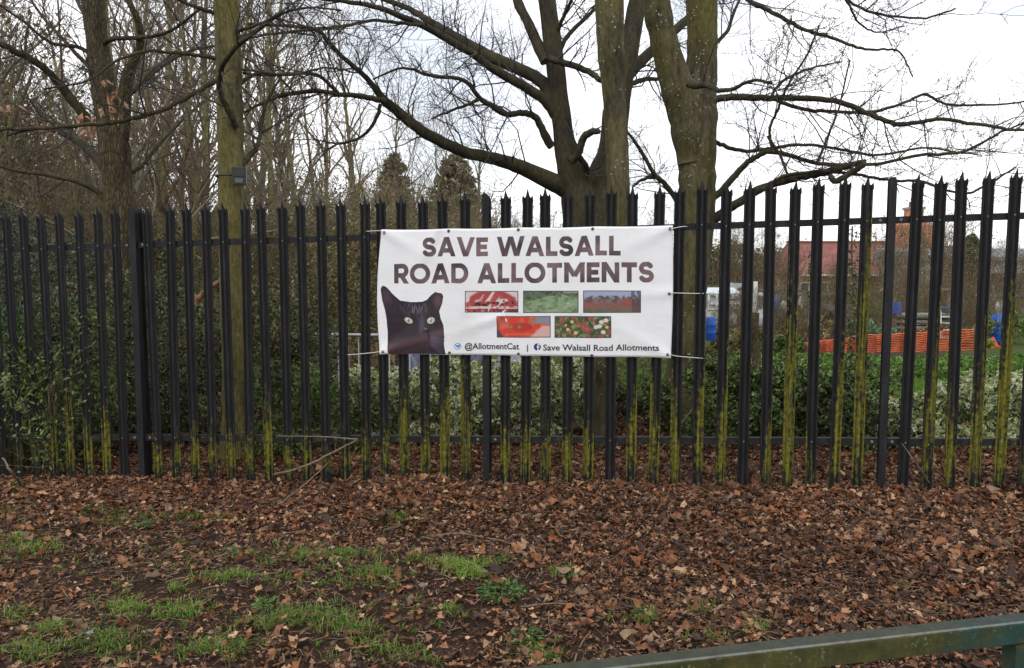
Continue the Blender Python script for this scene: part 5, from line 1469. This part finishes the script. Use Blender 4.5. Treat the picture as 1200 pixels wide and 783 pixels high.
for px in (948, 970, 992, 1040):
    x = hp(px, 330)[0]
    wd = MB().box((x - .6, -.03, ze - 2.0), (x + .6, -.004, ze - .7)).build('window', M['glass_dark'], hs)
    fm = MB(); fm.box((x - .68, -.06, ze - 2.08), (x - .6, -.004, ze - .62)); fm.box((x + .6, -.06, ze - 2.08), (x + .68, -.004, ze - .62)); fm.box((x - .6, -.06, ze - .7), (x + .6, -.004, ze - .62)); fm.box((x - .03, -.06, ze - 2.0), (x + .03, -.032, ze - .7)); fm.box((x - .75, -.1, ze - 2.16), (x + .75, -.004, ze - 2.08))
    fm.build('frame', M['white_paint'], wd)
# white building at the right
Yw = 46.0
wo = np.array([at(1200, 300, Yw)[0], Yw, 0]); wb = thing('white_building', 'low white building with grey roof at the right edge', 'building', wo)
def wp_(px, py): q = at(px, py, Yw); return np.array([q[0], Yw, q[2]]) - wo
x0, x1 = wp_(1108, 300)[0], wp_(1330, 300)[0]; zt = wp_(1180, 306)[2]
MB().box((x0, 0, 0), (x1, 8, zt)).build('wall', M['white_paint'], wb)
MB().add([(x0 - .3, -.5, zt + .003), (x1, -.5, zt + .003), (x1, 8.4, zt + .003), (x0 - .3, 8.4, zt + .003), (x0 - .3, -.5, zt + .25), (x1, -.5, zt + .25), (x1, 8.4, zt + 1.0), (x0 - .3, 8.4, zt + 1.0)], [(0,3,2,1),(4,5,6,7),(0,1,5,4),(1,2,6,5),(2,3,7,6),(3,0,4,7)]).build('roof', M['grey_roof'], wb)
for px in (1122, 1165, 1192, 1230):
    x = wp_(px, 320)[0]
    MB().box((x - .55, -.04, zt - 1.9), (x + .55, -.004, zt - .7)).build('window', M['glass_dark'], wb)
    MB().box((x - .65, -.1, zt - 2.0), (x + .65, -.004, zt - 1.92)).build('sill', M['grey_roof'], wb)
# bare bushes before the house, fruit trees on the plots
T5 = twig_shrub(101, 3.6, 30, mat='twig_brown', name='bare_bush', leaves=900, leafcol=SB, label='')
blist = [(1052, 24, 0, .92, 'wide bare brown bush in front of the red tiled roof'), (1080, 27, 1, 1.0, 'bare brown bush below the tall chimney'), (1036, 30, 2, .8, 'bare bush right of the tiled roof middle'), (1100, 32, 3, 1.2, 'bare bush in front of the brick gable'), (988, 24, 4, .5, 'low bare bush before the brick wall'), (918, 24, 5, .55, 'low bare bush left of the roof end'), (1165, 30, .6, .8, 'bare bush before the white building'), (905, 26, 1.6, .8, 'bare bush behind the small blue tub'), (845, 32, 2.6, 1.0, 'bare bush behind the greenhouse'), (870, 40, 3.6, 1.2, 'brown bush far behind the white post'), (1195, 24, 4.6, .7, 'bare bush at the right edge'), (770, 24, 5.6, 1.0, 'thin bare bush left of the forked trunk'), (1120, 24, 2.1, .75, 'bare bush left of the dark green conifer')]
blist += [(846, 15, .2, .3, 'low bare currant bush by the blue barrel'), (866, 16, 1.2, .36, 'low bare currant bush left of the brown stump'), (899, 15.5, 2.2, .34, 'low bare currant bush right of the brown stump'), (926, 15, 3.2, .33, 'low bare currant bush at the left end of the orange mesh'), (955, 17, 4.2, .42, 'bare bush behind the left part of the orange mesh'), (1003, 17, 5.2, .42, 'bare bush behind the middle of the orange mesh'), (1030, 16.5, .9, .4, 'bare bush left of the bright blue crate'), (1060, 18.5, 1.9, .46, 'bare bush right of the bright blue crate'), (1095, 19.5, 2.9, .45, 'bare bush behind the stepladder'), (1135, 17, 3.9, .4, 'bare bush right of the stepladder'), (1153, 16.5, 4.9, .36, 'low bare bush left of the numbered barrel'), (1190, 17, 5.9, .42, 'bare bush right of the numbered barrel'), (975, 26, 2.6, .6, 'bare bush close to the brick wall of the house')]
for i, (px, Yd, rot, sc_, lab) in enumerate(blist):
    loc = gp(px, Yd)
    if i == 0: T5.location = loc; T5.scale = (sc_,) * 3; tag(T5, lab, 'bush', 'bare bushes on the allotments')
    else: dup(T5, loc, rot, sc_, lab, 'bare bushes on the allotments')
for i, (px, Yd, w_, h_, lab) in enumerate(((862, 13.5, 1.0, .5, 'straw coloured clump left of the brown stump'), (905, 13.2, 1.0, .45, 'green vegetable clump below the small blue tub'), (940, 16, 1.2, .6, 'pale straw clump behind the left end of the orange mesh'), (1020, 15.5, 1.1, .6, 'grey green brassica clump behind the orange mesh'), (1085, 16, 1.0, .45, 'straw coloured clump before the board stack'), (1143, 15, .8, .5, 'yellow green clump right of the orange mesh end'), (1193, 15.5, 1.0, .9, 'green leafy clump right of the numbered barrel'), (985, 18, 1.4, .8, 'olive clump before the grey slatted bin'))):
    cl_ = [[lin(150, 128, 88), lin(126, 104, 72), lin(104, 92, 58)], MD, [lin(164, 142, 104), lin(134, 112, 80)], [lin(92, 120, 92), lin(112, 138, 108)], [lin(150, 128, 88), lin(120, 104, 66)], [lin(126, 132, 56), lin(104, 116, 54)], MD, GB][i]
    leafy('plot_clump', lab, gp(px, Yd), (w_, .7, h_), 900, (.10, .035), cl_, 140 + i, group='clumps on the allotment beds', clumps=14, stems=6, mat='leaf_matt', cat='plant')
# ivy climbing two thin stems by the fence
for px, ya, yb, lab, sd in ((951, 285, 470, 'thin ivy clad stem rising below the tiled roof', 1), (996, 265, 480, 'thin ivy clad stem rising beside the mossy right pale', 2)):
    r = rng(110 + sd); b_ = at(px, yb, 6.9); g0 = float(gz(b_[0])); H = at(px, ya, 6.9)[2] - g0
    iv = thing('climbing_ivy', lab, 'plant', (b_[0], 6.9, g0))
    P = np.array([(r.normal() * .02, r.normal() * .02, H * t_) for t_ in np.linspace(0, 1, 10)])
    MB().tube(spline(P, 3), .008, 5).build('stem', M['twig_brown'], iv, True)
    n = 420; tt = r.random(n) * H; c = np.stack([np.interp(tt, P[:, 2], P[:, 0]), np.interp(tt, P[:, 2], P[:, 1]), tt], 1) + r.normal(size=(n, 3)) * np.array([.035, .035, .02])
    V, F, C = leaf_fan(r, c, .035, .026, DK + MD, .2, norm_up=.5); MB().add(V, F, C).build('foliage', M['leaf'], iv)
# far tree line closing the view: rounded mixed trees
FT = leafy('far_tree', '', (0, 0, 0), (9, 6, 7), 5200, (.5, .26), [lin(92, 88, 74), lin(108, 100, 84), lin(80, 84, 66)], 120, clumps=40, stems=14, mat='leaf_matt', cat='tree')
fl = [(850, 90, .9), (905, 95, 1.0), (960, 100, .9), (790, 95, .8), (740, 90, .7), (1030, 100, 1.1), (1150, 90, .9), (1215, 85, .9), (680, 90, .9), (620, 85, .9), (560, 80, 1.0), (500, 75, 1.1), (430, 70, 1.2), (350, 66, 1.3), (260, 62, 1.3), (180, 60, 1.4), (90, 60, 1.4), (0, 60, 1.4), (-60, 58, 1.4)]
for i, (px, Yd, sc_) in enumerate(fl):
    lab = 'hazy brown tree in the far line beyond the allotments'
    if i == 0: FT.location = gp(px, Yd); FT.scale = (1, 1, sc_ * .8); tag(FT, lab, 'tree', 'far line of trees')
    else: dup(FT, gp(px, Yd), i * 1.3, sc_ * .62, lab, 'far line of trees', sxy=1.0)

# ------------------------------------------------------------------ knee rail in the foreground
ZTOP = 0.45
def on_z(px, py, z):
    u, v = (px - 600) / FPX, (391.5 - py) / FPX
    d = np.array([u, math.cos(PITCH) + v * math.sin(PITCH), -math.sin(PITCH) + v * math.cos(PITCH)])
    return EYE + d * ((z - EYE[2]) / d[2])
pa, pb = on_z(718, 782.6, ZTOP), on_z(1200, 728.5, ZTOP)
dv = (pb - pa); dv /= np.linalg.norm(dv); nv_ = np.array([-dv[1], dv[0], 0])
kr = thing('knee_rail', 'low green metal rail with algae and worn edge in the foreground', 'rail', (0, 0, 0))
s_ = np.linspace(-1.6, 3.4, 160)
wd_, ht_, bv = .056, .066, .006
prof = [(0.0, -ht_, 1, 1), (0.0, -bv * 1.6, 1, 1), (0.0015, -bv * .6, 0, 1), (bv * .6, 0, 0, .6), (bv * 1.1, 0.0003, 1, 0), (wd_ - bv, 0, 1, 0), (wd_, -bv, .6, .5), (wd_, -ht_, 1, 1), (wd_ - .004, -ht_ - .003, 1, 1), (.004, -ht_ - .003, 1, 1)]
k = len(prof)
rk = rng(7)
V, C = [], []
for s in s_:
    o_ = pa + dv * s
    for a, b_, wv, dv_ in prof:
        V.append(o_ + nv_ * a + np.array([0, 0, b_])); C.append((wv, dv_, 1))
n = len(s_)
F = [(i * k + j, (i + 1) * k + j, (i + 1) * k + (j + 1) % k, i * k + (j + 1) % k) for i in range(n - 1) for j in range(k)]
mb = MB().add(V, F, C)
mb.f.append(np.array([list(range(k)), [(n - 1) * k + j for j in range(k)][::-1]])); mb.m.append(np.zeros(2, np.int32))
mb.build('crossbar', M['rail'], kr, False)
for s in (1.285, 3.0, -1.0):
    o_ = pa + dv * s + nv_ * wd_ / 2; g0 = float(gz(o_[0])) - .1
    MB().obox((o_[0], o_[1], g0), (o_[0], o_[1], ZTOP - ht_ - .006), .055, .05, up=tuple(nv_)).build('leg', M['rail'], kr)

# ------------------------------------------------------------------ leaf litter, twigs, grass
r = rng(200)
def litter(n, xr_, yr_, size, keepf, seed, z0=.0, zr=.03, pal=None, tilt=.5):
    r = rng(seed)
    x, y = r.uniform(*xr_, n), r.uniform(*yr_, n)
    k_ = r.random(n) < keepf(x, y)
    k_ &= np.abs(x) < .72 * y + .35
    x, y = x[k_], y[k_]; n = len(x)
    L = size * np.exp(np.clip(r.normal(size=n), -2, 1.8) * .42); W = L * r.uniform(.4, .85, n)
    a = r.uniform(0, 2 * math.pi, n)
    t1, t2 = r.normal(size=n) * tilt, r.normal(size=n) * tilt
    d = np.stack([np.cos(a), np.sin(a), t1], 1); d /= np.linalg.norm(d, axis=1, keepdims=True)
    s = np.stack([-np.sin(a), np.cos(a), t2], 1); s -= (s * d).sum(1, keepdims=True) * d; s /= np.linalg.norm(s, axis=1, keepdims=True)
    nn = np.cross(d, s); nn *= np.sign(nn[:, 2:3])
    c = np.stack([x, y, gh(x, y) + z0 + r.random(n) * zr], 1)
    cu, cl = r.normal(size=(n, 1)) * .6 + .15, r.normal(size=(n, 1)) * .55 + .1
    shp = [(-.5, 0), (-.22, .46), (-.02, .3), (.2, .5), (.52, 0.0), (.16, -.46), (.02, -.26), (-.2, -.5), (-.12, 0), (.2, 0)]
    V = []
    for q, w in shp:
        jx = 1 + .38 * np.clip(r.normal(size=(n, 1)), -2, 2) * (abs(w) > .1)
        zz = (w * 2) ** 2 * cu + (q * 2) ** 2 * cl
        V.append(c + d * q * L[:, None] + s * (w * W[:, None] * jx) + nn * zz * W[:, None] * .5)
    V = np.stack(V, 1).reshape(-1, 3)
    T_ = np.array([[0, 8, 1], [1, 8, 2], [2, 8, 9], [2, 9, 3], [3, 9, 4], [4, 9, 5], [5, 9, 6], [6, 9, 8], [6, 8, 7], [7, 8, 0]])
    F = (np.arange(n)[:, None, None] * 10 + T_[None]).reshape(-1, 3)
    pal = np.array(pal) * np.array([1.04, .98, .89]); w_ = np.arange(len(pal))
    col = pal[r.integers(0, len(pal), n)] * (1 + .17 * np.clip(r.normal(size=(n, 1)), -2, 2)) * (1.08 + .5 * vn(x * 1.7, y * 1.7, 9))[:, None]
    return V, F, np.repeat(np.clip(col, .006, .6), 10, axis=0)
LP = [lin(102, 66, 44), lin(120, 78, 50), lin(88, 58, 40), lin(66, 46, 38), lin(128, 90, 64), lin(108, 68, 42), lin(82, 58, 46), lin(56, 42, 36), lin(140, 108, 84), lin(96, 76, 60), lin(74, 52, 42), lin(164, 134, 108), lin(118, 98, 80), lin(50, 38, 34)]
GP = [(8, 600, 30, 12, 260), (25, 642, 48, 14, 620), (120, 604, 55, 9, 330), (165, 612, 50, 9, 300), (235, 608, 42, 7, 260), (350, 655, 40, 10, 330), (405, 652, 50, 10, 480), (440, 680, 40, 12, 420), (535, 668, 36, 10, 480), (545, 676, 25, 10, 320), (585, 662, 25, 6, 120), (466, 608, 28, 7, 260), (271, 682, 22, 7, 240), (487, 660, 20, 7, 120), (150, 716, 34, 11, 380), (212, 722, 34, 11, 380), (325, 730, 48, 12, 480), (390, 728, 45, 12, 380), (120, 758, 60, 16, 620), (40, 770, 40, 12, 300), (250, 762, 55, 14, 480), (15, 722, 22, 12, 200), (60, 742, 35, 10, 240), (420, 742, 50, 14, 240), (530, 722, 28, 8, 130), (662, 675, 26, 7, 120), (752, 728, 20, 8, 210), (470, 765, 60, 14, 260), (640, 770, 50, 12, 220), (15, 572, 22, 10, 140), (820, 722, 30, 8, 70), (885, 745, 22, 8, 70), (840, 760, 30, 8, 80), (285, 650, 60, 12, 90), (90, 665, 60, 12, 80), (700, 590, 20, 5, 0), (380, 690, 120, 20, 240), (200, 690, 130, 20, 200), (1060, 690, 30, 8, 40), (180, 640, 140, 12, 120)]
GG = []
for px_, py_, rx_, ry_, n_ in GP:
    if n_ < 100: continue
    q_ = ground_at(px_, py_); GG.append((q_[0], q_[1], width_at(rx_, q_[1]), abs(ground_at(px_, py_ - ry_)[1] - ground_at(px_, py_ + ry_)[1]) / 2, min(1, n_ / 300)))
def grass_mask(x, y):
    w = np.zeros_like(x)
    for a_, b_, ra, rb_, k_ in GG: w = np.maximum(w, k_ * np.exp(-((x - a_) / (ra * .62)) ** 2 - ((y - b_) / (rb_ * .62)) ** 2))
    return w
def dens_front(x, y):
    """thick leaf drift at the fence and on the right, thin over the trodden soil on the left"""
    line = 5.926 - (x + 2.778) * .1416
    near_f = np.clip(1.35 - (line - y) / 1.1, 0, 1)
    right = np.clip((x + .1) / 1.2, 0, 1)
    n_ = vn(x * 1.6, y * 1.6, 3) * .6 + vn(x * 4, y * 4, 6) * .4
    patchy = .17 + .42 * np.clip((n_ - .45) * 3, 0, 1)
    right = right * np.clip(.45 + (y - 2.6) * .5, .35, 1)
    return np.clip(np.maximum(np.maximum(near_f, right * (.55 + .5 * n_)), patchy) * (1 - .78 * grass_mask(x, y)), .03, 1)
lm = MB()
V, F, C = litter(290000, (-5.2, 5.2), (1.7, 6.8), .0235, dens_front, 201, pal=LP, tilt=.38); lm.add(V, F, C)
V, F, C = litter(17000, (-4.8, 4.8), (1.7, 6.2), .042, dens_front, 202, z0=.016, pal=LP + [lin(134, 96, 68), lin(122, 78, 50), lin(106, 72, 52)], tilt=.45); lm.add(V, F, C)
V, F, C = litter(60000, (-5.5, 5.5), (5.0, 9.0), .036, lambda x, y: np.full(x.shape, .75), 203, pal=LP); lm.add(V, F, C)
tag(lm.build('leaf_litter', M['dead_leaf']), 'brown fallen leaves covering the ground along the fence', 'leaf litter', kind='stuff')
# woody debris: short thin twigs and chips
n = 26000
x, y = r.uniform(-4.5, 4.5, n), r.uniform(1.7, 6.2, n); a = r.uniform(0, 2 * math.pi, n); L = np.exp(r.normal(size=n) * .5) * .05
z = gh(x, y) + r.random(n) * .018 + .006
k_ = np.abs(x) < .72 * y + .35; x, y, z, a, L = x[k_], y[k_], z[k_], a[k_], L[k_]; n = len(x)
P = np.stack([np.stack([x + (t_ - .5) * L * np.cos(a) + r.normal(size=n) * .004, y + (t_ - .5) * L * np.sin(a) + r.normal(size=n) * .004, z + r.normal(size=n) * .006], 1) for t_ in (0, .5, 1)], 1)
V, F = tubes(P, np.abs(r.normal(size=(n, 1))) * .0012 * np.ones((1, 3)) + .001, 4)
WC = np.array([lin(110, 84, 62), lin(84, 62, 48), lin(150, 124, 98), lin(70, 54, 44)])
tag(MB().add(V, F, np.repeat(WC[r.integers(0, 4, n)], 12, axis=0)).build('twig_debris', M['dead_leaf']), 'fine broken twigs strewn over the leaf litter', 'twig debris', kind='stuff')
# grass
gm = MB(); r = rng(210)
GC = np.array([lin(92, 128, 40), lin(110, 148, 50), lin(78, 108, 38), lin(122, 140, 62), lin(146, 132, 88)])
for px, py, rx, ry, n in GP:
    if n == 0: continue
    n = int(n * 1.6)
    nt_ = max(2, n // 11)
    q = r.standard_t(4, size=(nt_, 2)) * .42
    T_ = np.array([ground_at(px + rx * a_, py + ry * b_) for a_, b_ in q])
    pick = r.integers(0, nt_, n); size_ = r.uniform(.5, 1.3, nt_)[pick]
    X_ = T_[pick].copy(); a = r.uniform(0, 2 * math.pi, n); out_ = np.abs(r.normal(size=n)) * .014 * size_
    X_[:, 0] += np.cos(a) * out_; X_[:, 1] += np.sin(a) * out_
    a = a + r.normal(size=n) * .7
    X_[:, 2] = gh(X_[:, 0], X_[:, 1]) + .004
    Hh = r.uniform(.02, .05, n) * size_; ln = r.uniform(.3, 1.5, n)
    dx, dy_ = np.cos(a) * ln, np.sin(a) * ln; wv = r.uniform(.0013, .0026, n)
    px_, py_ = -np.sin(a) * wv, np.cos(a) * wv
    B0 = X_; m1 = X_ + np.stack([dx * Hh * .35, dy_ * Hh * .35, Hh * .6], 1); tp = X_ + np.stack([dx * Hh, dy_ * Hh, Hh * np.sqrt(np.clip(1 - .5 * ln, .2, 1))], 1)
    S_ = np.stack([px_, py_, np.zeros(n)], 1)
    V = np.stack([B0 - S_, B0 + S_, m1 + S_ * .8, m1 - S_ * .8, tp], 1).reshape(-1, 3)
    k_ = np.arange(n)[:, None] * 5
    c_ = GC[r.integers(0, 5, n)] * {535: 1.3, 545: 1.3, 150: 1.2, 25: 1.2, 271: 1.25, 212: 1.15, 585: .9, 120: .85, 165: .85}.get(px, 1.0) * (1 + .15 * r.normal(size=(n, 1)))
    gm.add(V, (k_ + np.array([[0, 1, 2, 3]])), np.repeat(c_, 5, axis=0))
    gm.f.append(k_ + np.array([[3, 2, 4]]) + (gm.n - n * 5)); gm.m.append(np.zeros(n, np.int32))
tag(gm.build('grass', M['grass']), 'short bright grass growing in patches through the leaf litter', 'grass', kind='stuff')
# broad-leaved weeds
def weed(px, py, R_, n, label, cols, seed):
    r = rng(seed); g = ground_at(px, py); g[2] = gh(g[0], g[1])
    a = r.uniform(0, 2 * math.pi, n); rr_ = R_ * np.sqrt(r.random(n)); c = np.stack([np.cos(a) * rr_, np.sin(a) * rr_, .012 + r.random(n) * .03], 1)
    V, F, C = leaf_fan(r, c, .03, .012, cols, .15, norm_up=2.5, spread=np.stack([np.cos(a), np.sin(a), np.full(n, .3)], 1))
    root = thing('weed_rosette', label, 'weed', g)
    MB().add(V, F, C).build('leaf_rosette', M['leaf'], root)
    MB().tube([(0, 0, 0), (.003, 0, .012), (0, .003, .025)], .004, 6).build('stem', M['stick'], root)
WG = [lin(74, 108, 44), lin(92, 124, 54), lin(62, 92, 38)]
weed(588, 701, .12, 330, 'dark green weed right of the brightest grass tuft', WG, 1)
weed(618, 750, .07, 110, 'small dark weed at the bottom below the larger weed', WG, 2)
weed(312, 716, .07, 90, 'pale green weed left above the bottom grass', [lin(96, 132, 62), lin(80, 114, 52)], 3)
weed(268, 651, .06, 50, 'small grey green weed on bare soil left of middle', [lin(84, 106, 66), lin(70, 92, 56)], 4)
weed(118, 660, .07, 50, 'faint low weed on bare soil at the far left', [lin(74, 92, 66), lin(60, 78, 54)], 5)
weed(170, 618, .06, 60, 'clover like weed in the left grass strip', WG, 6)

# loose sticks
def stick(label, pts, rad, side=(), name='fallen_stick', mat='stick', group='loose sticks by the fence'):
    P = np.array([p if len(p) == 3 and isinstance(p, np.ndarray) else p for p in pts], float)
    O = P[0].copy()
    root = thing(name, label, 'stick', O, group)
    Q = spline(P - O, 6); Q = Q + rng(len(label)).normal(size=Q.shape) * rad * .25
    MB().tube(Q, np.linspace(rad, rad * .45, len(Q)), 7).build('shaft', M[mat], root, True)
    for s in side:
        MB().tube(spline(np.array(s) - O, 5), np.linspace(rad * .6, rad * .3, (len(s) - 1) * 5 + 1), 6).build('side_twig', M[mat], root, True)
def g(px, py, dz=.02):
    q = ground_at(px, py); q[2] += dz; return q
stick('long pale stick bent through the bush at the far left', [at(20, 478, 6.1), at(45, 450, 6.05), at(72, 428, 6.05), at(113, 400, 6.0)], .009)
stick('short pale stick leaning on the ground at the left edge', [g(25, 572), at(14, 554, 5.45), at(3, 538, 5.5)], .013)
stick('long thin pale stick lying against the pales left of the banner', [g(314, 561), at(350, 549, 5.45), at(385, 533, 5.5), at(419, 515, 5.55)], .010, [[at(419, 515, 5.55), at(380, 512, 5.6), at(325, 511, 5.62)]])
stick('short pale stick stuck in the leaves below the longer leaning stick', [g(333, 590), at(360, 565, 5.2), at(386, 541, 5.4)], .007)
stick('long yellowish twig lying across the grass in the middle', [g(500, 633), g(532, 629), g(568, 634), g(604, 642), g(638, 648)], .0065, [[g(598, 641), g(612, 650), g(622, 658)]])
stick('pale stick leaning against the pale right of the slim trunk', [g(746, 563), at(775, 525, 5.62), at(811, 480, 5.75)], .008)
stick('thin stick leaning on the pale beside the third post', [g(1092, 574), at(1075, 545, 5.0), at(1057, 520, 5.07)], .005)
stick('thin grey twig lying flat before the fence under the banner', [g(430, 572), g(470, 567), g(520, 562), g(575, 562)], .006, [[g(500, 564), g(522, 571), g(540, 577)]])
stick('dark short stick lying on the left of the middle drift', [g(450, 626), g(478, 616), g(507, 601)], .009, mat='twig_brown')
stick('thin twig arching over the right leaf drift', [g(955, 612), g(975, 602, .05), g(1000, 603, .06), g(1040, 622)], .004)
stick('thin pale twig on the far right drift', [g(1137, 608), g(1142, 622), g(1165, 642)], .006)
stick('thin twig lying on the soil right of the weeds', [g(610, 716), g(650, 712), g(690, 716), g(735, 722)], .005)
stick('thin straight twig low right of the tuft by the rail', [g(742, 726), g(790, 726), g(850, 722)], .004)
# broken orange limb in the bush
stick('split orange brown limb lying in the dark bush behind the pales', [at(228, 355, 7.0), at(245, 338, 7.0), at(262, 325, 7.05)], .035, name='broken_limb', mat='orange_bark', group=None)
# a few stones and the two litter scraps
def stone(label, px, py, sz, seed, mat='stone', name='stone', cat='stone', fl=.55):
    r = rng(seed); gpt = ground_at(px, py); gpt[2] = gh(gpt[0], gpt[1]) + sz * .2
    bm = bmesh.new(); bmesh.ops.create_icosphere(bm, subdivisions=2, radius=1)
    V = np.array([v.co[:] for v in bm.verts]); F = [tuple(v.index for v in f.verts) for f in bm.faces]; bm.free()
    V = V * (1 + .12 * r.normal(size=(len(V), 1))) * np.array([sz, sz * .75, sz * fl])
    o = MB().add(V, F).build(name, M[mat]); o.location = gpt; tag(o, label, cat)
stone('grey stone beside the brightest grass tuft', 563, 675, .035, 1)
stone('pale round stone on the left bottom grass', 107, 747, .024, 2, 'grubby')
stone('small white stone left of the dark weed', 389, 641, .018, 3, 'white_paint')
stone('brown stone at the foot of the middle grass', 495, 692, .024, 4, 'timber')
